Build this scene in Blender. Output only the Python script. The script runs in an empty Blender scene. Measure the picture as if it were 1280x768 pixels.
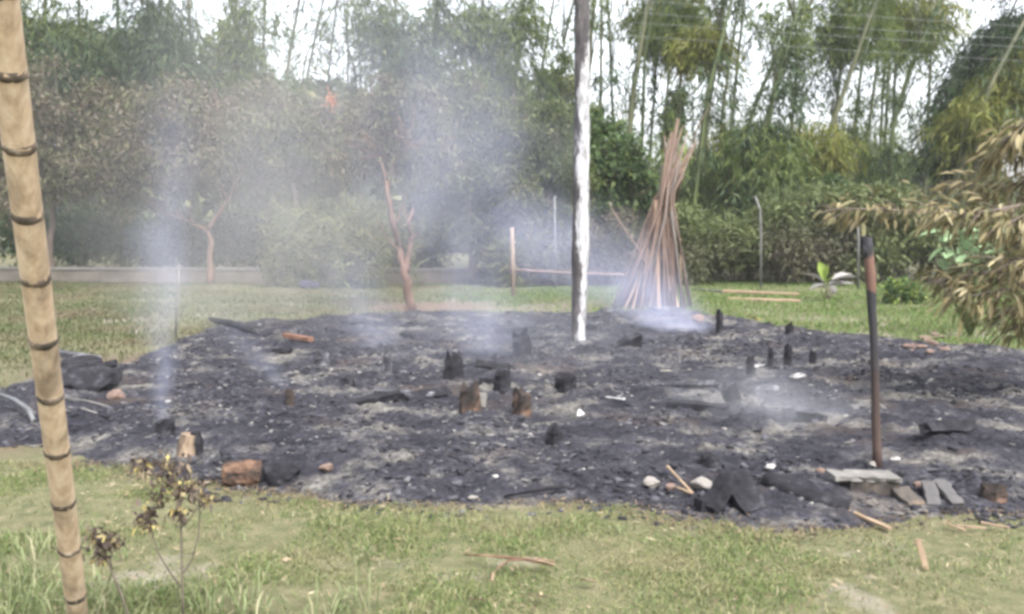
import bpy, math
import numpy as np
from mathutils import Vector, Matrix

# ------------------------------------------------------------------ camera, world, sun, exposure
sc = bpy.context.scene
COL = sc.collection
F, CX, CY, HY, EYE = 1108.0, 640.0, 384.0, 285.0, 1.65
PITCH = math.atan((CY - HY) / F)
cam_d = bpy.data.cameras.new("camera")
cam_d.sensor_width = 36.0
cam_d.lens = 36.0 * F / 1280.0
cam_d.clip_start = 0.05
cam_d.clip_end = 2000.0
cam = bpy.data.objects.new("camera", cam_d)
cam.location = (0, 0, EYE)
cam.rotation_euler = (math.pi / 2 - PITCH, 0, 0)
COL.objects.link(cam)
sc.camera = cam

SUN_EL, SUN_ROT = math.radians(55), math.radians(150)
world = bpy.data.worlds.new("World")
sc.world = world
world.use_nodes = True
nt = world.node_tree
nt.nodes.clear()
sky = nt.nodes.new("ShaderNodeTexSky")
sky.sky_type = 'NISHITA'
sky.sun_disc = False
sky.sun_elevation = SUN_EL
sky.sun_rotation = SUN_ROT
sky.air_density = 1.0
sky.dust_density = 6.0
sky.ozone_density = 1.0
hs = nt.nodes.new("ShaderNodeHueSaturation")      # an overcast sky: nearly colourless
hs.inputs['Saturation'].default_value = 0.30
bg = nt.nodes.new("ShaderNodeBackground")
bg.inputs['Strength'].default_value = 0.15
wo = nt.nodes.new("ShaderNodeOutputWorld")
nt.links.new(sky.outputs[0], hs.inputs['Color'])
nt.links.new(hs.outputs[0], bg.inputs['Color'])
nt.links.new(bg.outputs[0], wo.inputs['Surface'])

sun_d = bpy.data.lights.new("sun", 'SUN')
sun_d.energy = 0.6
sun_d.angle = math.radians(18)
sun_d.color = (1.0, 0.98, 0.95)
sun = bpy.data.objects.new("sun", sun_d)
sdir = Vector((math.sin(SUN_ROT) * math.cos(SUN_EL), math.cos(SUN_ROT) * math.cos(SUN_EL), math.sin(SUN_EL)))
sun.rotation_euler = sdir.to_track_quat('Z', 'Y').to_euler()
sun.location = sdir * 60
COL.objects.link(sun)

vs = sc.view_settings
vs.view_transform = 'Standard'
vs.look = 'None'
vs.gamma = 1.0
vs.use_curve_mapping = False
vs.exposure = 2.25
sc.cycles.filter_width = 3.3          # a phone camera's soft picture
sc.cycles.volume_bounces = 1
sc.cycles.max_bounces = 6
sc.cycles.transparent_max_bounces = 12
sc.cycles.volume_max_steps = 128

# ------------------------------------------------------------------ helpers
rng = np.random.default_rng(7)
cp, sp = math.cos(PITCH), math.sin(PITCH)

def ray(x, y):
    u, v = (x - CX) / F, (CY - y) / F
    return np.array([u, cp + v * sp, -sp + v * cp])

def G(x, y, z=0.0):
    """where the photograph's pixel meets the ground"""
    d = ray(x, y)
    return np.array([0, 0, EYE]) + d * ((z - EYE) / d[2])

def P(x, y, Y):
    """the pixel's point at distance Y"""
    d = ray(x, y)
    return np.array([0, 0, EYE]) + d * (Y / d[1])

def tagit(o, label=None, cat=None, group=None, kind=None):
    if label: o["label"] = label
    if cat: o["category"] = cat
    if group: o["group"] = group
    o["kind"] = kind or 'thing'
    return o

def npmesh(name, V, Fc, smooth=False):
    V = np.asarray(V, dtype=np.float32).reshape(-1, 3)
    me = bpy.data.meshes.new(name)
    if isinstance(Fc, np.ndarray):
        k = Fc.shape[1]; n = Fc.shape[0]
        me.vertices.add(len(V)); me.vertices.foreach_set("co", V.ravel())
        me.loops.add(n * k); me.loops.foreach_set("vertex_index", Fc.astype(np.int32).ravel())
        me.polygons.add(n)
        me.polygons.foreach_set("loop_start", np.arange(0, n * k, k, dtype=np.int32))
        me.polygons.foreach_set("loop_total", np.full(n, k, dtype=np.int32))
        me.update(calc_edges=True)
    else:
        me.from_pydata([tuple(map(float, v)) for v in V], [], Fc)
        me.update()
    if smooth:
        me.polygons.foreach_set("use_smooth", np.ones(len(me.polygons), dtype=bool))
    return me

def thing(name, loc, label, cat, group=None):
    o = bpy.data.objects.new(name, None)
    o.empty_display_size = 0.1
    o.location = [float(c) for c in loc]
    COL.objects.link(o)
    return tagit(o, label, cat, group)

def part(name, V, Fc, mat, parent=None, smooth=False, origin=None):
    """V in world coordinates; under a parent they are made local to it (parents are never turned)"""
    V = np.asarray(V, dtype=np.float64).reshape(-1, 3)
    if parent is not None:
        o0 = np.array(parent.location)
        q = parent.parent
        while q is not None:
            o0 = o0 + np.array(q.location); q = q.parent
        V = V - o0
    else:
        if origin is None:
            origin = np.array([V[:, 0].mean(), V[:, 1].mean(), V[:, 2].min()])
        V = V - origin
    me = npmesh(name, V, Fc, smooth)
    me.materials.append(mat)
    o = bpy.data.objects.new(name, me)
    if parent is not None: o.parent = parent
    else: o.location = [float(c) for c in origin]
    COL.objects.link(o)
    return o

class MB:
    """collects shapes into one mesh"""
    def __init__(s): s.v = []; s.f = []; s.n = 0
    def add(s, V, Fc):
        V = np.asarray(V).reshape(-1, 3)
        s.v.append(V); s.f += [[i + s.n for i in f] for f in Fc]; s.n += len(V)
        return s
    def V(s): return np.concatenate(s.v)

def norm(v):
    v = np.asarray(v, float)
    return v / max(np.linalg.norm(v), 1e-9)

def tube(pts, radii, n=8, jit=0.0, r=rng, cap=True, squash=1.0):
    pts = np.asarray(pts, float); radii = np.asarray(radii, float)
    V = []; fs = []
    ref = np.array([0.31, 0.95, 0.05]) if abs(norm(pts[-1] - pts[0])[2]) > 0.6 else np.array([0, 0, 1.0])
    for i, (p, q) in enumerate(zip(pts, radii)):
        t = norm(pts[min(i + 1, len(pts) - 1)] - pts[max(i - 1, 0)])
        a = norm(np.cross(t, ref)); b = np.cross(t, a)
        for k in range(n):
            th = 2 * math.pi * k / n
            rr = q * (1 + jit * r.uniform(-1, 1))
            V.append(p + rr * (math.cos(th) * a + squash * math.sin(th) * b))
    m = len(pts)
    for i in range(m - 1):
        for k in range(n):
            k2 = (k + 1) % n
            fs.append([i * n + k, i * n + k2, (i + 1) * n + k2, (i + 1) * n + k])
    if cap:
        fs.append(list(range(n))[::-1]); fs.append([(m - 1) * n + k for k in range(n)])
    return np.array(V), fs

def beam(p0, p1, w, t, roll=0.0, nseg=5, jit=0.08, r=rng, jag=0.0):
    """a board or squared timber from p0 to p1, worn and uneven"""
    p0 = np.asarray(p0, float); p1 = np.asarray(p1, float)
    d = norm(p1 - p0)
    up = np.array([0, 0, 1.0]) if abs(d[2]) < 0.9 else np.array([0, 1.0, 0])
    a = norm(np.cross(d, up)); b = np.cross(a, d)
    a, b = a * math.cos(roll) + b * math.sin(roll), -a * math.sin(roll) + b * math.cos(roll)
    prof = [(-1, -.8), (-.86, -1), (.86, -1), (1, -.8), (1, .8), (.86, 1), (-.86, 1), (-1, .8)]
    V = []; fs = []; n = 8
    L = np.linalg.norm(p1 - p0)
    for i in range(nseg + 1):
        c = p0 + (p1 - p0) * i / nseg + (a * w + b * t) * jit * 0.3 * r.uniform(-1, 1)
        for (x, y) in prof:
            j = 1 + jit * r.uniform(-1, 1)
            e = d * (jag * L * r.uniform(-1, 1)) if i in (0, nseg) else 0
            V.append(c + a * x * w / 2 * j + b * y * t / 2 * j + e)
    for i in range(nseg):
        for k in range(n):
            k2 = (k + 1) % n
            fs.append([i * n + k, (i + 1) * n + k, (i + 1) * n + k2, i * n + k2])
    fs.append(list(range(n))); fs.append([nseg * n + k for k in range(n)][::-1])
    return np.array(V), fs

def lattice(seed):
    t = np.random.default_rng(seed).random((64, 64))
    def f(x, y):
        x = np.asarray(x, float); y = np.asarray(y, float)
        xi = np.floor(x).astype(int); yi = np.floor(y).astype(int)
        u = x - xi; v = y - yi; u = u * u * (3 - 2 * u); v = v * v * (3 - 2 * v)
        g = lambda i, j: t[i % 64, j % 64]
        return (g(xi, yi) * (1 - u) + g(xi + 1, yi) * u) * (1 - v) + (g(xi, yi + 1) * (1 - u) + g(xi + 1, yi + 1) * u) * v
    return f
N1, N2, N3 = lattice(1), lattice(2), lattice(3)

def ico(sub):
    t = (1 + 5 ** .5) / 2
    V = [(-1, t, 0), (1, t, 0), (-1, -t, 0), (1, -t, 0), (0, -1, t), (0, 1, t), (0, -1, -t), (0, 1, -t), (t, 0, -1), (t, 0, 1), (-t, 0, -1), (-t, 0, 1)]
    V = [list(norm(v)) for v in V]
    fs = [(0, 11, 5), (0, 5, 1), (0, 1, 7), (0, 7, 10), (0, 10, 11), (1, 5, 9), (5, 11, 4), (11, 10, 2), (10, 7, 6), (7, 1, 8), (3, 9, 4), (3, 4, 2), (3, 2, 6), (3, 6, 8), (3, 8, 9), (4, 9, 5), (2, 4, 11), (6, 2, 10), (8, 6, 7), (9, 8, 1)]
    for _ in range(sub):
        mid = {}; nf = []
        def m(a, b):
            k = (min(a, b), max(a, b))
            if k not in mid:
                V.append(list(norm((np.array(V[a]) + np.array(V[b])) / 2))); mid[k] = len(V) - 1
            return mid[k]
        for a, b, c in fs:
            x, y, z = m(a, b), m(b, c), m(c, a)
            nf += [(a, x, z), (b, y, x), (c, z, y), (x, y, z)]
        fs = nf
    return np.array(V), [list(f) for f in fs]
ICO2 = ico(2); ICO1 = ico(1)

def rock_mesh(c, size, r, rough=0.16, rot=0.0):
    V, fs = ICO2
    V = V.copy()
    k = V.copy()
    for _ in range(9):                          # broken facets
        pn = norm(r.normal(size=3)); lim = r.uniform(.55, .85)
        ex = np.maximum(k @ pn - lim, 0); k = k - ex[:, None] * pn
    nd = r.normal(size=(5, 3)); ph = r.uniform(0, 6, 5)
    disp = sum(np.sin(k @ nd[i] * 1.6 + ph[i]) for i in range(5)) / 5
    k = k * (1 + rough * disp[:, None] + rough * .35 * r.uniform(-1, 1, len(k))[:, None])
    k = k * np.array(size) / 2
    cs, sn = math.cos(rot), math.sin(rot)
    k = np.stack([k[:, 0] * cs - k[:, 1] * sn, k[:, 0] * sn + k[:, 1] * cs, k[:, 2]], 1)
    return k + np.asarray(c), fs

# ------------------------------------------------------------------ materials
def new_mat(name):
    m = bpy.data.materials.new(name); m.use_nodes = True
    nt = m.node_tree; nt.nodes.clear()
    out = nt.nodes.new("ShaderNodeOutputMaterial")
    return m, nt, out

def ramp(nt, stops, interp='LINEAR'):
    n = nt.nodes.new("ShaderNodeValToRGB"); cr = n.color_ramp; cr.interpolation = interp
    while len(cr.elements) < len(stops): cr.elements.new(0.5)
    for e, (p, c) in zip(cr.elements, stops):
        e.position = p; e.color = (c[0], c[1], c[2], 1)
    return n

def noise(nt, scale, detail=4, rough=0.6, coord='Object', stretch=None, dist=0.0):
    tc = nt.nodes.new("ShaderNodeTexCoord"); n = nt.nodes.new("ShaderNodeTexNoise")
    n.inputs['Scale'].default_value = scale; n.inputs['Detail'].default_value = detail
    n.inputs['Roughness'].default_value = rough; n.inputs['Distortion'].default_value = dist
    if coord == 'World':
        ge = nt.nodes.new("ShaderNodeNewGeometry"); src = ge.outputs['Position']
    else: src = tc.outputs[coord]
    if stretch:
        mp = nt.nodes.new("ShaderNodeMapping"); mp.inputs['Scale'].default_value = stretch
        nt.links.new(src, mp.inputs['Vector']); src = mp.outputs[0]
    nt.links.new(src, n.inputs['Vector'])
    return n

def mixc(nt, fac, a, b, mode='MIX'):
    n = nt.nodes.new("ShaderNodeMix"); n.data_type = 'RGBA'; n.blend_type = mode
    for sock, val in ((n.inputs[0], fac), (n.inputs[6], a), (n.inputs[7], b)):
        if hasattr(val, 'is_output') or isinstance(val, bpy.types.NodeSocket): nt.links.new(val, sock)
        elif isinstance(val, (int, float)): sock.default_value = val
        else: sock.default_value = (*val, 1)
    return n.outputs[2]

def math_n(nt, op, a, b=None, clamp=False):
    n = nt.nodes.new("ShaderNodeMath"); n.operation = op; n.use_clamp = clamp
    for s, v in ((n.inputs[0], a), (n.inputs[1], b)):
        if v is None: continue
        if isinstance(v, bpy.types.NodeSocket): nt.links.new(v, s)
        else: s.default_value = v
    return n.outputs[0]

def surf(nt, out, color, rough=0.85, bump=None, bump_s=0.3, bump_d=0.01, spec=0.3):
    b = nt.nodes.new("ShaderNodeBsdfPrincipled")
    b.inputs['Roughness'].default_value = rough
    b.inputs['Specular IOR Level'].default_value = spec
    if isinstance(color, bpy.types.NodeSocket): nt.links.new(color, b.inputs['Base Color'])
    else: b.inputs['Base Color'].default_value = (*color, 1)
    if bump is not None:
        bn = nt.nodes.new("ShaderNodeBump"); bn.inputs['Strength'].default_value = bump_s
        bn.inputs['Distance'].default_value = bump_d
        nt.links.new(bump, bn.inputs['Height']); nt.links.new(bn.outputs[0], b.inputs['Normal'])
    nt.links.new(b.outputs[0], out.inputs['Surface'])
    return b

def leaf_mat(name, stops, trans=0.35, patch=None, rough=0.6):
    """leaves: every leaf its own colour out of STOPS; PATCH: (scale, colour, from, to) wide areas of another tint"""
    m, nt, out = new_mat(name)
    ge = nt.nodes.new("ShaderNodeNewGeometry")
    rp = ramp(nt, stops); nt.links.new(ge.outputs['Random Per Island'], rp.inputs[0])
    col = rp.outputs[0]
    if patch:
        n = noise(nt, patch[0], 3, .6, 'World')
        r2 = ramp(nt, [(patch[2], (0, 0, 0)), (patch[3], (1, 1, 1))]); nt.links.new(n.outputs[0], r2.inputs[0])
        col = mixc(nt, r2.outputs[0], col, patch[1])
    d = nt.nodes.new("ShaderNodeBsdfPrincipled"); d.inputs['Roughness'].default_value = rough
    d.inputs['Specular IOR Level'].default_value = 0.25
    t = nt.nodes.new("ShaderNodeBsdfTranslucent")
    nt.links.new(col, d.inputs['Base Color']); nt.links.new(col, t.inputs['Color'])
    mx = nt.nodes.new("ShaderNodeMixShader"); mx.inputs[0].default_value = trans
    nt.links.new(d.outputs[0], mx.inputs[1]); nt.links.new(t.outputs[0], mx.inputs[2])
    nt.links.new(mx.outputs[0], out.inputs['Surface'])
    return m

def plain(name, stops, scale=6, stretch=None, rough=0.85, bump_s=0.4, bump_d=0.01, coord='Object', detail=5, spec=.3):
    m, nt, out = new_mat(name)
    n = noise(nt, scale, detail, .62, coord, stretch)
    rp = ramp(nt, stops); nt.links.new(n.outputs[0], rp.inputs[0])
    surf(nt, out, rp.outputs[0], rough, n.outputs[0], bump_s, bump_d, spec)
    return m

def island(name, stops, rough=0.9, scale=30):
    m, nt, out = new_mat(name)
    ge = nt.nodes.new("ShaderNodeNewGeometry")
    rp = ramp(nt, stops); nt.links.new(ge.outputs['Random Per Island'], rp.inputs[0])
    n = noise(nt, scale, 3, .6, 'World')
    col = mixc(nt, .55, rp.outputs[0], mixc(nt, n.outputs[0], (0.25, 0.25, 0.25), (1.4, 1.4, 1.4)), 'MULTIPLY')
    surf(nt, out, col, rough, n.outputs[0], .4, .01)
    return m

M = {}
M['char'] = plain('charred wood', [(.3, (0.007, 0.007, 0.009)), (.55, (0.017, 0.017, 0.020)), (.75, (0.056, 0.056, 0.064))], 9, None, .95, .9, .03, spec=.12)
M['char_ash'] = plain('charred wood with ash', [(.3, (.012, .012, .015)), (.5, (.04, .04, .047)), (.64, (.17, .17, .18)), (.8, (.35, .35, .36))], 8, None, .9, .6, .02)
M['char_brown'] = plain('half burnt wood', [(.36, (0.006, 0.005, 0.005)), (.5, (0.027, 0.019, 0.015)), (.62, (0.077, 0.045, 0.032)), (.8, (0.135, 0.090, 0.063))], 6, None, .85, .6, .02)
M['wood_cut'] = plain('scorched log wood', [(.3, (0.038, 0.020, 0.012)), (.5, (0.104, 0.058, 0.035)), (.72, (0.185, 0.127, 0.085))], 7, (1, 1, .4), .8, .5, .01)
M['log_pale'] = plain('scorched pale wood', [(.36, (.03, .024, .02)), (.5, (.13, .095, .065)), (.7, (.27, .21, .15))], 9, (1, 1, .4), .85, .7, .02)
M['log_bark'] = plain('sooty brown bark', [(.36, (0.011, 0.009, 0.008)), (.5, (0.056, 0.032, 0.021)), (.66, (0.120, 0.071, 0.045)), (.8, (0.180, 0.128, 0.090))], 11, (1, 1, 1.6), .9, .8, .03)
M['wood_tan'] = plain('bare tan wood', [(.3, (0.112, 0.076, 0.048)), (.7, (0.208, 0.156, 0.104))], 9, (1, 1, .25), .75, .3, .005)
M['pole_brown'] = plain('dry brown pole', [(.3, (.055, .038, .029)), (.55, (.115, .078, .06)), (.8, (.18, .13, .10))], 5, (1, 1, .2), .8, .3, .005)
M['pole_grey'] = plain('greyed pole', [(.3, (.06, .05, .045)), (.7, (.14, .12, .11))], 5, (1, 1, .2), .85, .3, .005)
M['pole_pale'] = plain('split pale plank', [(.3, (0.189, 0.122, 0.081)), (.7, (0.279, 0.203, 0.144))], 5, (1, 1, .2), .75, .3, .005)
M['stone'] = plain('pale stone', [(.3, (0.107, 0.098, 0.088)), (.7, (0.202, 0.189, 0.176))], 8)
M['stone_pink'] = plain('pinkish broken brick', [(.3, (0.079, 0.050, 0.040)), (.7, (0.146, 0.106, 0.087))], 8)
M['white'] = plain('white shard', [(.3, (.26, .26, .26)), (.7, (.5, .5, .5))], 8, rough=.5)
M['shard_dirty'] = plain('sooty pale shard', [(.36, (.04, .04, .042)), (.5, (.2, .195, .19)), (.62, (.4, .39, .38))], 14)
M['concrete'] = plain('scorched concrete', [(.34, (.018, .016, .015)), (.52, (.05, .042, .036)), (.7, (.13, .09, .06))], 5)
M['concrete_top'] = plain('grey concrete', [(.3, (0.076, 0.073, 0.067)), (.7, (0.147, 0.141, 0.132))], 9)
M['grey_board'] = plain('grey weathered board', [(.3, (0.033, 0.033, 0.034)), (.7, (0.072, 0.068, 0.068))], 8)
M['wall'] = plain('old plaster wall', [(.3, (0.055, 0.048, 0.038)), (.7, (0.117, 0.104, 0.092))], 1.2, (1, 1, 2))
M['metal'] = plain('dull metal', [(.3, (0.055, 0.058, 0.060)), (.7, (0.099, 0.102, 0.107))], 8, rough=.5)
M['fpost'] = plain('concrete fence post', [(.3, (0.075, 0.075, 0.071)), (.7, (0.135, 0.135, 0.131))], 8)
M['wire'] = plain('grey cable', [(.3, (.13, .14, .14)), (.7, (.2, .21, .21))], 8)
M['bark'] = plain('grey bark', [(.3, (.05, .04, .033)), (.7, (.14, .11, .09))], 8, (1, 1, .3))
M['bark_red'] = plain('scorched reddish bark', [(.3, (0.038, 0.024, 0.019)), (.5, (0.081, 0.047, 0.034)), (.75, (0.128, 0.081, 0.061))], 7, (1, 1, .3))
M['tarp'] = plain('dark blue sheet', [(.3, (.012, .012, .028)), (.7, (.028, .028, .06))], 6, rough=.5)

# bamboo post: tan with smoky streaks along the stem
def bamboo_post_mat():
    m, nt, out = new_mat('dry bamboo')
    n = noise(nt, 30, 4, .65, 'Object', (1, 1, .07))
    n2 = noise(nt, 8, 5, .7, 'Object', (1, 1, .35))
    rp = ramp(nt, [(.3, (.26, .19, .125)), (.5, (.40, .305, .21)), (.72, (.50, .41, .305))]); nt.links.new(n.outputs[0], rp.inputs[0])
    r2 = ramp(nt, [(.5, (0, 0, 0)), (.72, (1, 1, 1))]); nt.links.new(n2.outputs[0], r2.inputs[0])
    col = mixc(nt, math_n(nt, 'MULTIPLY', r2.outputs[0], .85), rp.outputs[0], (.13, .10, .075))
    surf(nt, out, col, .55, n.outputs[0], .15, .003)
    return m
M['bam_post'] = bamboo_post_mat()
M['bam_node'] = plain('sooty bamboo node', [(.38, (.03, .026, .02)), (.55, (.085, .065, .048)), (.7, (.26, .22, .17))], 18)
M['culm'] = plain('bamboo culm', [(.3, (0.028, 0.034, 0.016)), (.6, (0.063, 0.068, 0.032)), (.8, (0.105, 0.100, 0.058))], 1.5, (1, 1, .3), .5)
M['culm_green'] = plain('green bamboo culm', [(.3, (0.034, 0.053, 0.015)), (.7, (0.075, 0.094, 0.034))], 1.5, (1, 1, .3), .5)

def pole_mat():
    """tall pole: charred, its bark flaked white down one side"""
    m, nt, out = new_mat('charred and whitened pole')
    tc = nt.nodes.new("ShaderNodeTexCoord"); sx = nt.nodes.new("ShaderNodeSeparateXYZ")
    nt.links.new(tc.outputs['Object'], sx.inputs[0])
    n = noise(nt, 3.2, 5, .7, 'Object', (1, 1, .45))
    n2 = noise(nt, 14, 4, .7, 'Object', (1, 1, .3))
    a = math_n(nt, 'MULTIPLY', sx.outputs[0], 9.0)
    b = math_n(nt, 'MULTIPLY', math_n(nt, 'SUBTRACT', n.outputs[0], .5), 4.2)
    # the white stops raggedly about 4 m up
    zz = math_n(nt, 'MULTIPLY', math_n(nt, 'SUBTRACT', 3.55, sx.outputs[2]), 1.6, clamp=False)
    zz = math_n(nt, 'MINIMUM', zz, 0.25)
    s = math_n(nt, 'ADD', math_n(nt, 'ADD', a, b), zz)
    f = math_n(nt, 'MULTIPLY', math_n(nt, 'ADD', s, .08), 4.0, clamp=True)
    rp = ramp(nt, [(.35, (.02, .019, .022)), (.6, (.06, .055, .055)), (.8, (.16, .14, .14))]); nt.links.new(n2.outputs[0], rp.inputs[0])
    r2 = ramp(nt, [(.36, (.07, .07, .072)), (.46, (.22, .22, .225)), (.62, (.34, .34, .345))]); nt.links.new(n2.outputs[0], r2.inputs[0])
    surf(nt, out, mixc(nt, f, rp.outputs[0], r2.outputs[0]), .85, n2.outputs[0], .6, .02)
    return m
M['pole'] = pole_mat()

def post_mat():
    """thin post: bare wood left in two stretches, the rest charred"""
    m, nt, out = new_mat('charred post with bare stretches')
    tc = nt.nodes.new("ShaderNodeTexCoord"); sx = nt.nodes.new("ShaderNodeSeparateXYZ")
    nt.links.new(tc.outputs['Object'], sx.inputs[0])
    n = noise(nt, 9, 4, .7)
    z = math_n(nt, 'ADD', sx.outputs[2], math_n(nt, 'MULTIPLY', math_n(nt, 'SUBTRACT', n.outputs[0], .5), .22))
    rp = ramp(nt, [(0, (.05, .032, .027)), (.20, (.042, .028, .024)), (.36, (.03, .022, .02)), (.48, (.018, .017, .02)),
                   (.735, (.016, .016, .018)), (.75, (.085, .048, .036)), (.865, (.10, .056, .042)), (.885, (.016, .016, .018))])
    nt.links.new(math_n(nt, 'DIVIDE', z, 1.56), rp.inputs[0])
    surf(nt, out, rp.outputs[0], .8, n.outputs[0], .6, .01)
    return m
M['post'] = post_mat()

# ------------------------------------------------------------------ ground
def ground_mat():
    m, nt, out = new_mat('trodden grass and soil')
    n1 = noise(nt, .9, 5, .6, 'World'); n2 = noise(nt, 9, 5, .7, 'World'); n3 = noise(nt, 60, 3, .7, 'World')
    g = ramp(nt, [(.3, (.04, .046, .018)), (.5, (.075, .075, .036)), (.7, (.12, .105, .062))]); nt.links.new(n2.outputs[0], g.inputs[0])
    s = ramp(nt, [(.3, (.12, .10, .085)), (.7, (.24, .21, .185))]); nt.links.new(n3.outputs[0], s.inputs[0])
    k = ramp(nt, [(.56, (0, 0, 0)), (.68, (1, 1, 1))]); nt.links.new(n1.outputs[0], k.inputs[0])
    col = mixc(nt, k.outputs[0], g.outputs[0], s.outputs[0])
    ge = nt.nodes.new("ShaderNodeNewGeometry")
    for (c_, R_, cc) in [(G(530, 384), 1.6, (.10, .068, .05)), (G(160, 456), 1.3, (.075, .055, .04)), (G(10, 520), 1.5, (.07, .045, .032)), (G(700, 384), 1.5, (.095, .08, .06))]:
        dn = nt.nodes.new("ShaderNodeVectorMath"); dn.operation = 'DISTANCE'
        nt.links.new(ge.outputs['Position'], dn.inputs[0]); dn.inputs[1].default_value = tuple(c_)
        f = math_n(nt, 'SUBTRACT', 1.25, math_n(nt, 'DIVIDE', dn.outputs['Value'], R_))
        f = math_n(nt, 'MULTIPLY', math_n(nt, 'ADD', f, math_n(nt, 'MULTIPLY', math_n(nt, 'SUBTRACT', n2.outputs[0], .5), 1.6)), 1.2, True)
        col = mixc(nt, f, col, cc)
    surf(nt, out, col, .95, n3.outputs[0], .6, .02)
    return m
S = 160.0
gx = np.concatenate([[-S, -80], np.linspace(-40, 40, 81), [80, S]])
gy = np.concatenate([[-90, -30], np.linspace(-10, 60, 71), [90, S]])
XX, YY = np.meshgrid(gx, gy)
ZZ = (N1(XX * .35 + 9, YY * .35) - .5) * .04 * ((np.abs(XX) < 40) & (YY < 60) & (YY > -10))
nx, ny = len(gx), len(gy)
idx = np.arange(nx * ny).reshape(ny, nx)
FQ = np.stack([idx[:-1, :-1], idx[:-1, 1:], idx[1:, 1:], idx[1:, :-1]], -1).reshape(-1, 4)
go = part('ground', np.stack([XX, YY, ZZ - .02], -1).reshape(-1, 3), FQ, ground_mat(), None, True, np.zeros(3))
tagit(go, kind='structure')

# ash bed: its outline on the ground
edge_px = [(-260, 560), (-60, 548), (60, 556), (120, 572), (190, 577), (262, 598), (330, 612), (450, 624), (600, 629), (720, 624), (830, 636),
           (950, 650), (1060, 650), (1130, 636), (1280, 638), (1326, 634), (1345, 560), (1335, 452), (1280, 441), (1200, 433), (1100, 425), (1000, 412), (935, 402),
           (850, 389), (700, 394), (520, 393), (400, 399), (285, 406), (225, 432), (150, 462), (70, 466), (0, 488), (-160, 496)]
EP = np.array([G(*p)[:2] for p in edge_px])
def sdist(x, y):
    """signed distance to the ash bed's outline, positive inside"""
    x = np.asarray(x, float); y = np.asarray(y, float)
    d = np.full(x.shape, 1e9); ins = np.zeros(x.shape, bool)
    for i in range(len(EP)):
        a = EP[i]; b = EP[(i + 1) % len(EP)]
        e = b - a
        t = np.clip(((x - a[0]) * e[0] + (y - a[1]) * e[1]) / (e @ e), 0, 1)
        d = np.minimum(d, np.hypot(x - a[0] - t * e[0], y - a[1] - t * e[1]))
        c = ((a[1] > y) != (b[1] > y)) & (x < e[0] * (y - a[1]) / (e[1] if e[1] else 1e-9) + a[0])
        ins ^= c
    return np.where(ins, d, -d)
def ash_h(x, y):
    s = sdist(x, y) + (N1(np.asarray(x) * 2.2, np.asarray(y) * 2.2) - .5) * .5 * np.clip(np.asarray(y) / 9, .5, 1.3)
    k = np.clip(s / .5, -1, 1)
    b = .03 * N1(np.asarray(x) * 1.1 + 5, np.asarray(y) * 1.1) + .04 * N2(np.asarray(x) * 2.7, np.asarray(y) * 2.7) + .045 * N3(np.asarray(x) * 5.5, np.asarray(y) * 5.5) ** 1.6 + .05 * N1(np.asarray(x) * 11, np.asarray(y) * 11) ** 2 + .025 * N2(np.asarray(x) * 21, np.asarray(y) * 21)
    return np.where(k > 0, k * (.015 + b), k * .1)
def GA(x, y):
    z = 0.0
    for _ in range(4):
        p = G(x, y, z); z = Z(p[0], p[1])
    p[2] = z
    return p
def Z(x, y): return float(ash_h(np.array([x]), np.array([y]))[0])
st = .042
x0, x1 = EP[:, 0].min() - .3, EP[:, 0].max() + .3
y0, y1 = EP[:, 1].min() - .3, EP[:, 1].max() + .4
ax = np.arange(x0, x1, st); ay = np.arange(y0, y1, st)
AX, AY = np.meshgrid(ax, ay)
AZ = ash_h(AX, AY) + rng.uniform(-.010, .010, AX.shape)
ai = np.arange(AX.size).reshape(AX.shape)
AF = np.stack([ai[:-1, :-1], ai[:-1, 1:], ai[1:, 1:], ai[1:, :-1]], -1).reshape(-1, 4)
keep = AZ.ravel()[AF].max(1) > -.06
def ash_mat():
    m, nt, out = new_mat('ash and cinders')
    n1 = noise(nt, 1.3, 6, .68, 'World', (1, 1.4, 1)); n2 = noise(nt, 5, 6, .78, 'World', (.7, 1.3, 1)); n3 = noise(nt, 30, 6, .75, 'World')
    a = ramp(nt, [(.34, (.007, .007, .010)), (.5, (.020, .020, .027)), (.6, (.048, .048, .058)), (.72, (.15, .14, .125))]); nt.links.new(n2.outputs[0], a.inputs[0])
    b = ramp(nt, [(.38, (.009, .009, .013)), (.52, (.034, .034, .042)), (.64, (.19, .18, .155))]); nt.links.new(n1.outputs[0], b.inputs[0])
    c = ramp(nt, [(.32, (.2, .2, .2)), (.5, (.9, .9, .9)), (.68, (2.3, 2.3, 2.3))]); nt.links.new(n3.outputs[0], c.inputs[0])
    col = mixc(nt, .75, mixc(nt, .55, a.outputs[0], b.outputs[0]), c.outputs[0], 'MULTIPLY')
    n4 = noise(nt, .8, 4, .6, 'World'); r4 = ramp(nt, [(.56, (0, 0, 0)), (.68, (1, 1, 1))]); nt.links.new(n4.outputs[0], r4.inputs[0])
    col = mixc(nt, math_n(nt, 'MULTIPLY', r4.outputs[0], .5), col, mixc(nt, n2.outputs[0], (.03, .022, .018), (.15, .115, .09)))
    h = math_n(nt, 'ADD', n3.outputs[0], math_n(nt, 'MULTIPLY', n2.outputs[0], 2.0))
    surf(nt, out, col, .95, h, .8, .04, .15)
    return m
M['ash'] = ash_mat()
ab = part('ash_ground', np.stack([AX, AY, AZ], -1).reshape(-1, 3), AF[keep], M['ash'], None, False, np.zeros(3))
tagit(ab, kind='structure')

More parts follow.
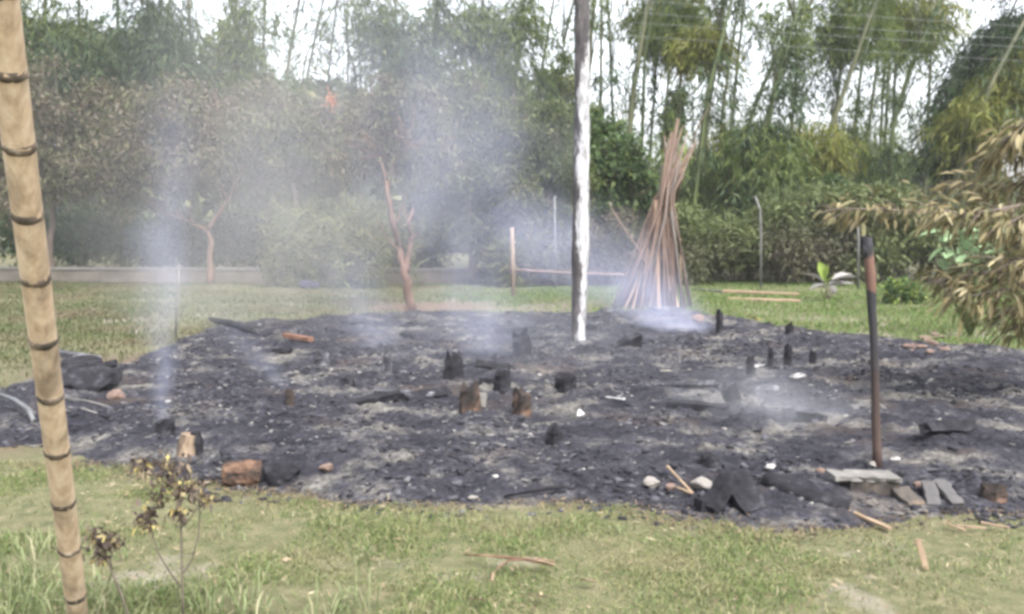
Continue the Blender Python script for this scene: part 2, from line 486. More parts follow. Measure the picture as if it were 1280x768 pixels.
# loose cinders, flakes of ash and small pale rubble over the bed
def inside(n, r, margin=.05, near=1.0, seed0=0):
    x = r.uniform(x0, x1, n); y = y0 + (y1 - y0) * r.random(n) ** near
    sd_ = sdist(x, y)
    k = (sd_ > margin) & (r.random(n) < np.clip(1 + sd_ * 3.2, .02, 1)) & (r.random(n) < np.clip((N3(x * 1.7 + 4, y * 1.7 + seed0) - .34) * 3.0, .10, 1))
    a, b = G(1036, 600), G(1215, 640)
    k &= ~((x > a[0]) & (x < b[0]) & (y < a[1] + .05) & (y > b[1] + .08) & (r.random(n) < .8))
    return x[k], y[k]
def chunks(n, name, mat, lmin, lmax, ratio, label, cat, seed, near=1.0, lift=.4, margin=.05, flat=.5):
    r = np.random.default_rng(seed)
    x, y = inside(n, r, margin, near, seed); n = len(x)
    L = lmin + (lmax - lmin) * r.random(n) ** 3.2
    w = L * r.uniform(ratio * .5, ratio * 1.4, n); t = w * r.uniform(flat * .5, flat * 1.3, n)
    az = r.normal(0, .75, n); tilt = r.normal(0, .22, n)
    d = np.stack([np.cos(az) * np.cos(tilt), np.sin(az) * np.cos(tilt), np.sin(tilt)], 1)
    a = np.stack([-np.sin(az), np.cos(az), r.normal(0, .3, n)], 1); a /= np.linalg.norm(a, axis=1)[:, None]
    b = np.cross(d, a)
    c = np.stack([x, y, np.maximum(ash_h(x, y), -.012) + t * lift], 1)
    V = []
    for sx_, sy_, sz_ in [(-1, -1, -1), (1, -1, -1), (1, 1, -1), (-1, 1, -1), (-1, -1, 1), (1, -1, 1), (1, 1, 1), (-1, 1, 1)]:
        j = r.uniform(.55, 1.1, (n, 3))
        V.append(c + d * (sx_ * L / 2 * j[:, 0])[:, None] + a * (sy_ * w / 2 * j[:, 1])[:, None] + b * (sz_ * t / 2 * j[:, 2])[:, None])
    V = np.stack(V, 1).reshape(-1, 3)
    q = np.array([[0, 3, 2, 1], [4, 5, 6, 7], [0, 1, 5, 4], [1, 2, 6, 5], [2, 3, 7, 6], [3, 0, 4, 7]])
    Fq = (q[None] + (np.arange(n) * 8)[:, None, None]).reshape(-1, 4)
    o = part(name, V, Fq, mat, None, False, np.zeros(3))
    return tagit(o, label, cat, None, 'stuff')
MC = island('cinders', [(0, (.008, .008, .011)), (.5, (.017, .017, .023)), (.8, (.036, .036, .045)), (.95, (.075, .075, .085)), (1, (.15, .145, .135))])
MA = island('ash flakes', [(0, (.04, .04, .048)), (.5, (.085, .085, .09)), (.85, (.17, .165, .155)), (1, (.3, .29, .275))])
chunks(120000, 'cinders', MC, .008, .075, .5, 'black cinders and charcoal bits strewn over the whole ash bed', 'cinders', 11, 1.5, .12, -.35, .6)
chunks(46000, 'ash_flakes', MA, .008, .06, .5, 'grey flakes of ash lying among the cinders', 'ash', 12, 1.4, .5, .15, .22)
chunks(600, 'pale_rubble', island('pale rubble', [(0, (.12, .115, .11)), (.6, (.2, .19, .175)), (1, (.36, .35, .33))]), 0.012, .06, .6, 'small pale rubble scattered through the ash', 'rubble', 13, 1.3, .5, .2)

# ------------------------------------------------------------------ grass
def blades(x, y, z, h, w, lean, r, name, mat, label):
    n = len(x)
    az = r.uniform(0, 2 * math.pi, n); fa = r.uniform(0, 2 * math.pi, n)
    s = np.stack([np.cos(fa), np.sin(fa), np.zeros(n)], 1) * (w / 2)[:, None]
    dd = np.stack([np.cos(az), np.sin(az), np.zeros(n)], 1)
    b = np.stack([x, y, z], 1)
    mid = b + dd * (h * lean * .35)[:, None] + np.array([0, 0, 1.0]) * (h * .6)[:, None]
    tip = b + dd * (h * lean)[:, None] + np.array([0, 0, 1.0]) * (h * np.clip(1.05 - lean * .45, .2, 1))[:, None]
    V = np.stack([b - s * .8, b + s * .8, mid + s, tip, mid - s], 1).reshape(-1, 3)
    Fp = (np.array([[0, 1, 2, 4], [4, 2, 3, 3]])[None] + (np.arange(n) * 5)[:, None, None])
    q = Fp[:, 0]; t = Fp[:, 1, :3]
    # one mesh of triangles
    T = np.concatenate([q[:, [0, 1, 2]], q[:, [0, 2, 3]], t])
    o = part(name, V, T, mat, None, False, np.zeros(3))
    return tagit(o, label, 'grass', None, 'stuff')
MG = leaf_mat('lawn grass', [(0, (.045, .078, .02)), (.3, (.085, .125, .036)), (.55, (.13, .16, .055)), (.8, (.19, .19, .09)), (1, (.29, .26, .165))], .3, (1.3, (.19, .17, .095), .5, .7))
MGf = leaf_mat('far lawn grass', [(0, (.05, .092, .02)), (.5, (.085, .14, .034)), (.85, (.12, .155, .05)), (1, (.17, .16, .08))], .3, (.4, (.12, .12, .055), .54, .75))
r = np.random.default_rng(21)
n = 300000
x = r.uniform(-5.2, 5.2, n); y = 2.3 + 3.9 * r.random(n)
soil = N2(x * 1.1 + 3, y * 1.6)
sd = sdist(x, y) + (N1(x * 2.2, y * 2.2) - .5) * .3
k = (sd < .06) & (r.random(n) < np.clip((.88 - soil) * 4, .3, 1)) & (r.random(n) < np.clip(-sd * 4 + .3, 0, 1))
# trodden soil at the lower left and lower middle
for (px, py, rx, ry) in [(20, 640, 1.0, .35), (375, 745, .45, .16), (610, 700, .3, .1), (30, 700, .5, .12)]:
    c = G(px, py); k &= ~((((x - c[0]) / rx) ** 2 + ((y - c[1]) / ry) ** 2 < 1) & (r.random(n) < .9))
x, y = x[k], y[k]
singe = sdist(x, y) + (N1(x * 2.2, y * 2.2) - .5) * .3 > -.05 - .38 * r.random(len(x)) ** 2
MSG = leaf_mat('singed grass', [(0, (.02, .016, .013)), (.4, (.085, .062, .04)), (.8, (.17, .125, .075)), (1, (.24, .19, .12))], .15)
blades(x[singe], y[singe], np.full(singe.sum(), -.02), r.uniform(.015, .05, singe.sum()), r.uniform(.003, .006, singe.sum()), np.abs(r.normal(1.2, .6, singe.sum())), r, 'singed_grass', MSG, 'singed brown grass along the front rim of the ash')
x, y = x[~singe], y[~singe]
tuft = N3(x * 3.1, y * 3.1)
blades(x, y, np.full(len(x), -.02), r.uniform(.016, .044, len(x)) * (0.3 + 1.7 * tuft ** 1.4), r.uniform(.003, .006, len(x)), np.abs(r.normal(1.2, .6, len(x))), r, 'lawn_grass', MG, 'short trodden grass in front of the ash bed')
# lawns round the bed
n = 300000
x = np.concatenate([r.uniform(-17, 2, n // 2), r.uniform(0, 17, n - n // 2)]); y = np.concatenate([9 + 22 * r.random(n // 2) ** 1.25, 6 + 22 * r.random(n - n // 2) ** 1.1])
k = (sdist(x, y) + (N1(x * 2.2, y * 2.2) - .5) * .5 < -.04) & (np.abs(x) < y * .66 + 1.6)
for (c_, R_) in [(G(530, 384), 1.6), (G(160, 456), 1.4), (G(10, 520), 1.5), (G(700, 384), 1.3)]:
    k &= ~((np.hypot(x - c_[0], y - c_[1]) < R_ * (.5 + N2(x * 1.5, y * 1.5))) & (r.random(n) < .82))
k &= r.random(n) < np.clip((.95 - N3(x * .5, y * .5)) * 3, .6, 1)
x, y = x[k], y[k]
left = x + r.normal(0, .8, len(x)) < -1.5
MGl = leaf_mat('olive brown lawn grass', [(0, (.03, .045, .014)), (.5, (.055, .075, .024)), (.85, (.085, .092, .038)), (1, (.13, .11, .065))], .3, (.5, (.10, .08, .05), .46, .66))  # the left lawn: a darker olive brown grass
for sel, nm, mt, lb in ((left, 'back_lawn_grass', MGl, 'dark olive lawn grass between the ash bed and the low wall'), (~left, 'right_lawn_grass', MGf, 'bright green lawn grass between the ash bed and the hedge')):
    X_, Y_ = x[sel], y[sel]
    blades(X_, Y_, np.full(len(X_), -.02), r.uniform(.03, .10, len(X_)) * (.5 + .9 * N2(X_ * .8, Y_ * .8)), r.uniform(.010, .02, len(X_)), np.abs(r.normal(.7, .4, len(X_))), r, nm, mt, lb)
# dead leaf litter and straw on the front grass
n = 2600
x = r.uniform(-4.5, 4.5, n); y = 2.6 + 3.2 * r.random(n); k = (sdist(x, y) < .05) & (r.random(n) < .25 + N2(x * 1.5, y * 1.5)); x, y = x[k], y[k]; n = len(x)
az = r.uniform(0, 6.3, n); Lq = r.uniform(.012, .07, n); wq = r.uniform(.003, .012, n)
dv = np.stack([np.cos(az), np.sin(az), r.normal(0, .2, n)], 1); sv = np.stack([-np.sin(az), np.cos(az), r.normal(0, .3, n)], 1)
b_ = np.stack([x, y, r.uniform(.004, .03, n)], 1)
V = np.stack([b_ - dv * (Lq / 2)[:, None], b_ + sv * (wq / 2)[:, None], b_ + dv * (Lq / 2)[:, None], b_ - sv * (wq / 2)[:, None]], 1).reshape(-1, 3)
o = part('leaf_litter', V, np.arange(len(V)).reshape(-1, 4), leaf_mat('litter', [(0, (.06, .04, .025)), (.5, (.16, .115, .07)), (1, (.33, .27, .19))], .1), None, False, np.zeros(3))
tagit(o, 'dead leaf bits and straw strewn on the front grass', 'litter', None, 'stuff')
# long grass tufts at the lower left corner
MT = leaf_mat('long pale grass', [(0, (.09, .125, .045)), (.6, (.16, .19, .09)), (1, (.27, .25, .16))], .35)
xs, ys = [], []
for (px, py, sx_, m_) in [(10, 735, .12, 110), (50, 760, .12, 120), (115, 750, .08, 90), (150, 765, .08, 50), (300, 762, .10, 60), (430, 766, .08, 50), (20, 690, .1, 50), (260, 760, .06, 40)]:
    c = G(px, min(py, 767)); xs.append(r.normal(c[0], sx_, m_)); ys.append(r.normal(c[1], sx_ * .8, m_))
for _ in range(46):
    xa, ya = r.uniform(-3.6, 3.6), r.uniform(3.4, 5.0)
    if sdist(np.array([xa]), np.array([ya]))[0] < -.25: xs.append(r.normal(xa, .05, 16)); ys.append(r.normal(ya, .04, 16))
x = np.concatenate(xs); y = np.concatenate(ys)
blades(x, y, np.full(len(x), -.02), np.where(np.arange(len(x)) < 570, r.uniform(.07, .22, len(x)), r.uniform(.03, .09, len(x))), r.uniform(.004, .009, len(x)), np.abs(r.normal(.7, .3, len(x))), r, 'long_grass', MT, 'long pale grass tufts round the foot of the bamboo post')

# ------------------------------------------------------------------ leaves
def leafquads(p, d, L, w, r, fold=.25):
    """diamond leaves from p along d"""
    n = len(p)
    d = d / np.linalg.norm(d, axis=1)[:, None]
    up = r.normal(size=(n, 3)) * .6 + np.array([0, 0, 1.0])
    s = np.cross(d, up); s /= (np.linalg.norm(s, axis=1)[:, None] + 1e-9)
    nn = np.cross(s, d)
    m = p + d * (L * .42)[:, None] + nn * (L * .06)[:, None]
    V = np.stack([p, m + s * (w / 2)[:, None] - nn * (w * fold)[:, None], p + d * L[:, None] - np.array([0, 0, 1.0]) * (L * .12)[:, None], m - s * (w / 2)[:, None] - nn * (w * fold)[:, None]], 1)
    return V.reshape(-1, 3)
def quads(V): return np.arange(len(V)).reshape(-1, 4)

def crown_leaves(cs, n, L, w, r, clump=.22, droop=.3, nclump=60, shell=.45, up=0.0):
    """cs: list of (centre, radii); leaves gathered in clumps through the volume"""
    vol = np.array([c[1][0] * c[1][1] * c[1][2] for c in cs]); vol = vol ** .67; vol /= vol.sum()
    out = []
    for (c, R), f in zip(cs, vol):
        R = np.array(R); k = max(8, int(nclump * f)); m = max(20, int(n * f))
        u = r.normal(size=(k, 3)); u /= np.linalg.norm(u, axis=1)[:, None]
        cc = np.array(c) + u * R * (r.random(k) ** shell)[:, None]
        size = clump * r.uniform(.5, 1.5, k)
        j = r.integers(0, k, m)
        p = cc[j] + r.normal(size=(m, 3)) * (size[j] * R.mean())[:, None] * np.array([1, 1, .75])
        d = r.normal(size=(m, 3)) * .8 + (p - np.array(c)) / R * .5 + np.array([0, 0, up - droop])
        out.append(leafquads(p, d, L * r.uniform(.6, 1.35, m), w * r.uniform(.6, 1.3, m), r))
    return np.concatenate(out)

def spray_leaves(c, R, n, L, w, r):
    """hanging bamboo sprays filling the ellipsoid c, R"""
    k = max(6, n // 14); per = 14
    u = r.normal(size=(k, 3)); u /= np.linalg.norm(u, axis=1)[:, None]
    s = np.array(c) + u * np.array(R) * (r.random(k) ** .42)[:, None]
    az = r.uniform(0, 2 * math.pi, k)
    out = np.stack([np.cos(az), np.sin(az), np.zeros(k)], 1)
    t = np.linspace(0, 1, per)
    ln = r.uniform(.35, 1.15, k)
    p = s[:, None] + out[:, None] * (t[None, :, None] * ln[:, None, None]) - np.array([0, 0, 1.0]) * (t ** 2)[None, :, None] * (ln * r.uniform(.5, 1.2, k))[:, None, None]
    p = p.reshape(-1, 3) + r.normal(size=(k * per, 3)) * .09
    d = np.repeat(out, per, 0) * .7 + r.normal(size=(k * per, 3)) * .45 - np.array([0, 0, .75])
    m = len(p)
    return leafquads(p, d, L * r.uniform(.6, 1.3, m), w * r.uniform(.6, 1.3, m), r, .1)

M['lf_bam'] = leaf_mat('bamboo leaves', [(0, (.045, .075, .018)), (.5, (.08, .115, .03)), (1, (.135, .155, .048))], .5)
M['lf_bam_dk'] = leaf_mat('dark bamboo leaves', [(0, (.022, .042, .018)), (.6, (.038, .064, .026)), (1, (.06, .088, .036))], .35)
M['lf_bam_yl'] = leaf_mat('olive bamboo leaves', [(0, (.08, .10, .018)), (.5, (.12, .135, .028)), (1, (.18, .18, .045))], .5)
M['lf_scorch'] = leaf_mat('scorched leaves', [(0, (.055, .045, .03)), (.5, (.09, .076, .052)), (1, (.13, .11, .078))], .3, (.25, (.07, .08, .034), .48, .68))
M['lf_olive'] = leaf_mat('dusty olive leaves', [(0, (.042, .052, .02)), (.5, (.07, .085, .032)), (1, (.105, .118, .048))], .35)
M['lf_green'] = leaf_mat('green leaves', [(0, (.03, .06, .02)), (.5, (.045, .082, .026)), (1, (.07, .11, .036))], .35)
M['lf_dark'] = leaf_mat('dark shrub leaves', [(0, (.018, .03, .014)), (.6, (.04, .058, .026)), (1, (.08, .09, .045))], .3)
M['lf_bright'] = leaf_mat('fresh yellow green leaves', [(0, (.11, .17, .03)), (.6, (.20, .27, .06)), (1, (.3, .33, .10))], .4)
M['lf_cane'] = leaf_mat('cane leaves', [(0, (.04, .045, .018)), (.5, (.085, .095, .038)), (.85, (.14, .145, .062)), (1, (.2, .165, .10))], .35)
M['lf_hedge'] = leaf_mat('dusty hedge leaves', [(0, (.045, .04, .026)), (.5, (.065, .06, .036)), (1, (.095, .088, .052))], .25, (.45, (.062, .075, .032), .42, .6))
M['lf_dry'] = leaf_mat('dry hanging leaves', [(0, (.055, .052, .022)), (.3, (.10, .095, .04)), (.6, (.14, .115, .055)), (.85, (.19, .16, .085)), (1, (.27, .24, .15))], .25)
M['lf_pale'] = leaf_mat('pale broad leaves', [(0, (.12, .2, .10)), (1, (.26, .36, .2))], .35)
M['lf_wood'] = leaf_mat('far wood leaves', [(0, (.03, .042, .02)), (.6, (.065, .08, .035)), (1, (.12, .125, .06))], .3)

# ------------------------------------------------------------------ far woods
def woods(name, spans, Y, dep, n, L, w, label, mat, seed):
    r = np.random.default_rng(seed)
    V = []
    for (xa, xb, ytop, ybot) in spans:
        m = int(n * (xb - xa) / 1500)
        px = r.uniform(xa, xb, m); YY_ = Y + dep * r.uniform(-.5, .5, m)
        top = EYE + (HY - (ytop + 14 * (N1(px * .03 + seed, px * 0 + 2) - .5) * 2)) / F * Y
        z = r.random(m) ** .8 * top
        X = (px - CX) / F * YY_
        p = np.stack([X, YY_, z], 1)
        d = r.normal(size=(m, 3)) + np.array([0, 0, -.3])
        V.append(leafquads(p, d, L * r.uniform(.6, 1.4, m), w * r.uniform(.6, 1.4, m), r))
    V = np.concatenate(V)
    return tagit(part(name, V, quads(V), mat, None, False, np.zeros(3)), label, 'woods', None, 'stuff')
woods('far_woods', [(-300, 320, 60, 0), (320, 480, 112, 0), (480, 720, 100, 0), (720, 1180, 205, 0), (1180, 1600, 225, 0)], 62, 10, 52000, .9, .42, 'dense far woods closing the view behind the bamboo grove', M['lf_wood'], 31)

# ------------------------------------------------------------------ bamboo grove
BG = 'bamboo culms of the grove behind the clearing'
bam = []
def bamboo(pts, Y, rad_px, label, mat='culm', r=rng):
    """pts: pixels down the culm from where it is seen to bend up to the top of the picture"""
    w = [P(x, y, Y) for x, y in pts]
    d = w[1] - w[0]
    base = w[0] - d * (w[0][2] / d[2]) if d[2] > 0.3 else w[0] * np.array([1, 1, 0])
    base[0] = w[0][0] + np.clip(base[0] - w[0][0], -1.2, 1.2)
    base[2] = -.05
    e = w[-1] - w[-2]; e = e / max(np.linalg.norm(e), 1e-6)
    top = w[-1] + e * 3.2 + np.array([.5 * np.sign(e[0]), .2, 0])
    tip = top + e * 2.2 + np.array([1.3 * np.sign(e[0] + .01), .4, -.6])
    path = [base] + w + [top, tip]
    R0 = rad_px * Y / F
    # resample with a ring at each node
    pts3 = []; rad = []
    for a, b in zip(path[:-1], path[1:]):
        L = np.linalg.norm(b - a); m = max(1, int(L / .9))
        for i in range(m): pts3.append(a + (b - a) * i / m)
    pts3.append(path[-1]); m = len(pts3)
    for i in range(m): rad.append(R0 * (1 - .85 * (i / (m - 1)) ** 2.2))
    t = thing('bamboo', base, label, 'bamboo', BG)
    V, fs = tube(pts3, rad, 6)
    part('culm', V, fs, M[mat], t, True)
    bam.append((t, np.array(pts3), Y))
    return t

LB = {'str': 'thin dark bamboo culm standing straight in the grove',
      'lean': 'bamboo culm leaning to the right out of the grove',
      'green': 'bright green bamboo culm showing above the hedge',
      'thick': 'thick dark bamboo culm with a heavy leafy head beside the charred tall pole',
      'bent': 'pale bamboo culm bending at half height behind the hedge',
      'left': 'thin bamboo culm rising behind the scorched trees',
      'cross': 'bamboo culm crossing another in the open gap of sky',
      'far': 'stout bamboo culm leaning under the olive arching canopy'}
B = [([(730, 200), (742, 0)], 33, 2.6, 'str'), ([(750, 200), (752, 0)], 36, 2.2, 'str'), ([(768, 190), (760, 0)], 38, 2.0, 'str'),
     ([(784, 200), (792, 110), (808, 15)], 31, 4.0, 'thick'), ([(812, 200), (826, 0)], 38, 2.0, 'str'), ([(828, 200), (838, 60)], 40, 2.0, 'str'),
     ([(846, 190), (856, 0)], 36, 2.2, 'str'), ([(872, 220), (888, 110), (905, 0)], 31, 5.0, 'thick'), ([(897, 200), (906, 120), (922, 10)], 37, 2.4, 'str'),
     ([(912, 200), (918, 120), (930, 0)], 38, 2.2, 'str'), ([(925, 240), (952, 165), (982, 80), (1015, 0)], 33, 3.2, 'lean'),
     ([(948, 245), (955, 190), (968, 110)], 29, 3.6, 'green'), ([(908, 250), (926, 190), (948, 120)], 30, 3.2, 'green'), ([(868, 255), (876, 190), (884, 120)], 29, 3.0, 'green'),
     ([(1012, 235), (1035, 170), (1060, 100), (1088, 20)], 31, 3.4, 'lean'), ([(1082, 190), (1090, 130), (1103, 30)], 37, 2.2, 'str'),
     ([(1106, 190), (1109, 120), (1116, 0)], 38, 2.2, 'str'), ([(1116, 180), (1118, 110), (1124, 0)], 39, 2.2, 'str'), ([(1100, 190), (1104, 110), (1112, 0)], 41, 1.8, 'str'),
     ([(1114, 235), (1116, 160), (1130, 110), (1150, 55)], 32, 3.0, 'bent'), ([(1158, 190), (1161, 120), (1166, 30)], 38, 2.0, 'str'),
     ([(1190, 245), (1212, 175), (1244, 95)], 28, 4.0, 'far'), ([(1208, 240), (1232, 170), (1266, 90)], 29, 3.6, 'far'), ([(1180, 245), (1200, 180), (1222, 110)], 31, 3.0, 'far'),
     ([(1040, 240), (1044, 160), (1052, 60)], 36, 2.2, 'str'), ([(985, 240), (990, 150), (1000, 60)], 38, 2.0, 'str'), ([(1062, 240), (1066, 180), (1076, 90)], 34, 2.4, 'green'),
     ([(800, 240), (803, 160), (806, 70)], 33, 2.4, 'green'),
     ([(60, 160), (56, 0)], 33, 2.8, 'left'), ([(102, 150), (98, 0)], 35, 2.4, 'left'), ([(152, 120), (146, 0)], 34, 2.4, 'left'), ([(196, 120), (184, 0)], 33, 2.8, 'left'),
     ([(242, 130), (236, 0)], 36, 2.4, 'left'), ([(300, 130), (290, 0)], 34, 2.6, 'left'), ([(326, 130), (332, 0)], 36, 2.2, 'left'),
     ([(352, 170), (358, 95), (374, 0)], 31, 2.8, 'left'), ([(374, 170), (384, 95), (404, 0)], 33, 2.2, 'cross'), ([(405, 170), (410, 100), (421, 0)], 34, 2.0, 'left'),
     ([(384, 66), (400, 40), (414, 15)], 33.2, 1.4, 'cross'), ([(434, 150), (435, 80), (434, 0)], 36, 1.8, 'left'), ([(447, 150), (444, 90), (434, 55), (430, 0)], 35, 2.0, 'left'),
     ([(500, 140), (494, 0)], 33, 2.6, 'left'), ([(540, 140), (546, 0)], 35, 2.4, 'left'), ([(600, 140), (604, 0)], 34, 2.4, 'left'), ([(640, 130), (656, 0)], 34, 2.6, 'left'),
     ([(668, 140), (692, 0)], 35, 2.2, 'left'), ([(694, 200), (704, 60)], 36, 2.0, 'left')]
LX = {102: 'culm rising behind the wide grey brown scorched tree', 152: 'culm rising behind the wide grey brown scorched tree', 196: 'culm rising behind the wide grey brown scorched tree',
      242: 'culm rising behind the tree with the forked reddish trunk', 300: 'culm rising behind the tree with the forked reddish trunk', 326: 'culm at the leafy rim of the open gap of sky beside the orange flower tuft',
      352: 'thickest culm in the open gap of sky near the orange flower tuft', 405: 'straight culm in the open gap right above the orange flower tuft', 434: 'very thin upright culm in the open gap right of the flower tuft', 447: 'kinked thin culm at the smoky side of the open gap of sky',
      500: 'culm veiled by the top of the broad smoke plume', 540: 'culm veiled by the top of the broad smoke plume', 600: 'culm rising above the dusty olive tree', 640: 'culm rising above the dusty olive tree',
      668: 'leaning culm in the narrow sky gap left of the charred tall pole', 694: 'thin culm hard against the left side of the charred tall pole',730: 'thin bamboo culm just right of the charred tall pole', 750: 'straight bamboo culm over the dark round leaved tree', 768: 'slender culm bending left above the dark round leaved tree',
      784: 'thick dark culm between the tall pole and the cone of poles', 812: 'thin culm rising left of the tip of the cone of poles', 828: 'thin culm rising straight behind the tip of the cone of poles',
      846: 'straight bamboo culm in front of the slim dark conical tree', 872: 'thickest dark culm rising just right of the cone of poles', 948: 'green culm rising behind the bent fence post', 908: 'green leaning culm left of the bent fence post',
      868: 'green culm directly behind the dry branch of the cone', 1012: 'long culm leaning right across the gap of sky behind the small round tree', 1040: 'culm rising straight behind the small round dark tree',
      1158: 'lone thin culm beside the dark arching bamboo canopy', 800: 'green culm between the dark round leaved tree and the cone', 60: 'culm rising right behind the leaning bamboo post', 925: 'culm leaning far right across the gap above the tan boards'}
for pts, Y, rp_, k in B:
    if k == 'cross' and pts[0][1] < 100: pts = [(374, 170), (379, 90)] + pts
    bamboo(pts, Y, rp_, LX.get(pts[0][0], LB[k]), 'culm_green' if k in ('green', 'bent') else 'culm')

# leafy masses: (x, y, rx, ry, fullness, material)
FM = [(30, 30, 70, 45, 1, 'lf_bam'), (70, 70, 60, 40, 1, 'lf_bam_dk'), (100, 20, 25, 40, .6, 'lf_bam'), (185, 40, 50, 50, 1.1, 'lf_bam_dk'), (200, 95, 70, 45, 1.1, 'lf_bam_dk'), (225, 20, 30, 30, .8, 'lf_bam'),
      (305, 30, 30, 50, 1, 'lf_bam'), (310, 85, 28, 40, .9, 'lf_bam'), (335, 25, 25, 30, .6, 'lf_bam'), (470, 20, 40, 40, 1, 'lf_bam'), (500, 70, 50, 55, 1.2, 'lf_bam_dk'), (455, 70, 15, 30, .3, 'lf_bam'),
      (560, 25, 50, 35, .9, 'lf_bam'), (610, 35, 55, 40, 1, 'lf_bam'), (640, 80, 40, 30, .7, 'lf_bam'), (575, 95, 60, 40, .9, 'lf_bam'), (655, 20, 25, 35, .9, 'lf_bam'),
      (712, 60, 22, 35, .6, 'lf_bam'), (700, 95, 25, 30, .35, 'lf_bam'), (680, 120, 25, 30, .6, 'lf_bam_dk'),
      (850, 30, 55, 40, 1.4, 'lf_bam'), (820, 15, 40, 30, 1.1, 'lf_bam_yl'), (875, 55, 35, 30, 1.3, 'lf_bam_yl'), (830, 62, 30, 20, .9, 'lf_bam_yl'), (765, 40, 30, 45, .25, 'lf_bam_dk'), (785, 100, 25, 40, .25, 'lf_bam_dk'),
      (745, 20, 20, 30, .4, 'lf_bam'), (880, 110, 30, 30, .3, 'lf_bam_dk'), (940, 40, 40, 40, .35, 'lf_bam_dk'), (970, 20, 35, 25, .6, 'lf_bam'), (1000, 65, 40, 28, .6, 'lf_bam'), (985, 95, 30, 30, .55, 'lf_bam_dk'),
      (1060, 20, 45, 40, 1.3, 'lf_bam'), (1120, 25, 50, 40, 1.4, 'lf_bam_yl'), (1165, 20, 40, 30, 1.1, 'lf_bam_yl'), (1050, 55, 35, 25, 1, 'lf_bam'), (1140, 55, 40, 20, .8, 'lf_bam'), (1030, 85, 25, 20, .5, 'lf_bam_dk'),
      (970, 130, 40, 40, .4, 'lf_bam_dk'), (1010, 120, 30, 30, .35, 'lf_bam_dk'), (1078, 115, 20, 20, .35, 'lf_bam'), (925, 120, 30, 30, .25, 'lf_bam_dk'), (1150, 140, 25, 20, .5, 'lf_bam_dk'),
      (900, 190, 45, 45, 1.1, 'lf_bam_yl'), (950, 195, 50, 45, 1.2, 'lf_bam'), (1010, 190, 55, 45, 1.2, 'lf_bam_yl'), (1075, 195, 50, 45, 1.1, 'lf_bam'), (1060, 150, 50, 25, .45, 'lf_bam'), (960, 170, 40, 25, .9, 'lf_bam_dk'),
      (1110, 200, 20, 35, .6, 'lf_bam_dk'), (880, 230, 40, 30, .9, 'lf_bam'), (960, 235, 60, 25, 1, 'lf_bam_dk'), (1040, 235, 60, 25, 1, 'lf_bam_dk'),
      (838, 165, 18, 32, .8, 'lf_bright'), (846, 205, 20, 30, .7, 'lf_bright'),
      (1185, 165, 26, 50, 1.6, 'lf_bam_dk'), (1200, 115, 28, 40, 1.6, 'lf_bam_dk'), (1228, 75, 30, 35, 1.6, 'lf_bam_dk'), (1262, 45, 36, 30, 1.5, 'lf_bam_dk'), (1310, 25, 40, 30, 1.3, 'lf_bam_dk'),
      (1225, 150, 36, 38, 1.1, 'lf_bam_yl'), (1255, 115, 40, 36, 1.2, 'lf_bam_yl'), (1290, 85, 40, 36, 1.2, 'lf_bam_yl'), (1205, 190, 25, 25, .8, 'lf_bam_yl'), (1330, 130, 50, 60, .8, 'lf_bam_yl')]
r = np.random.default_rng(41)
acc = {}
for (px, py, rx, ry, f, mt) in FM:
    # the culm that passes nearest
    best = None
    for i, (t, pts3, Y) in enumerate(bam):
        c = P(px, py, Y); dd = np.abs(pts3[:, 2] - c[2]).argmin()
        q = np.hypot(pts3[dd, 0] - c[0], 0)
        if best is None or q < best[0]: best = (q, i, dd)
    i = best[1]; t, pts3, Y = bam[i]
    c = P(px, py, Y); s = Y / F
    R = (rx * s, min(rx, 50) * s * .9, ry * s)
    if px > 730 and py < 70 and f >= 1: f *= 1.35
    n = int(math.pi * rx * ry * (f if f > .65 else f * .6) * .40)
    acc.setdefault((i, mt), []).append((spray_leaves(c, R, n, .36, .055, r), c, pts3[max(0, best[2] - 2)], R))
    if py < 70:      # the head goes on above the picture
        c2 = P(px, py - 95, Y) ; acc[(i, mt)].append((spray_leaves(c2, R, n // 2, .36, .055, r), c2, pts3[best[2]], R))
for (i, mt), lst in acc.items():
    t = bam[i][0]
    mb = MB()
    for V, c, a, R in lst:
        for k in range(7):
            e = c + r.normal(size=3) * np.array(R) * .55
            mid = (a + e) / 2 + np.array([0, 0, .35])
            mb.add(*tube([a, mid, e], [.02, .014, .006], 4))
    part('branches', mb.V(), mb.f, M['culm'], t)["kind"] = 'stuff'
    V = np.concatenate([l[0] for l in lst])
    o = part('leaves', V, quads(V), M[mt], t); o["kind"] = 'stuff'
# every culm carries a few sparse sprays of its own
for i, (t, pts3, Y) in enumerate(bam):
    m = len(pts3); k = r.integers(m // 3, m - 1, 7)
    V = np.concatenate([spray_leaves(pts3[j] + r.normal(size=3) * .15, (.4, .4, .3), 14, .34, .05, r) for j in k])
    o = part('leaves', V, quads(V), M['lf_bam_dk' if i % 2 else 'lf_bam'], t); o["kind"] = 'stuff'

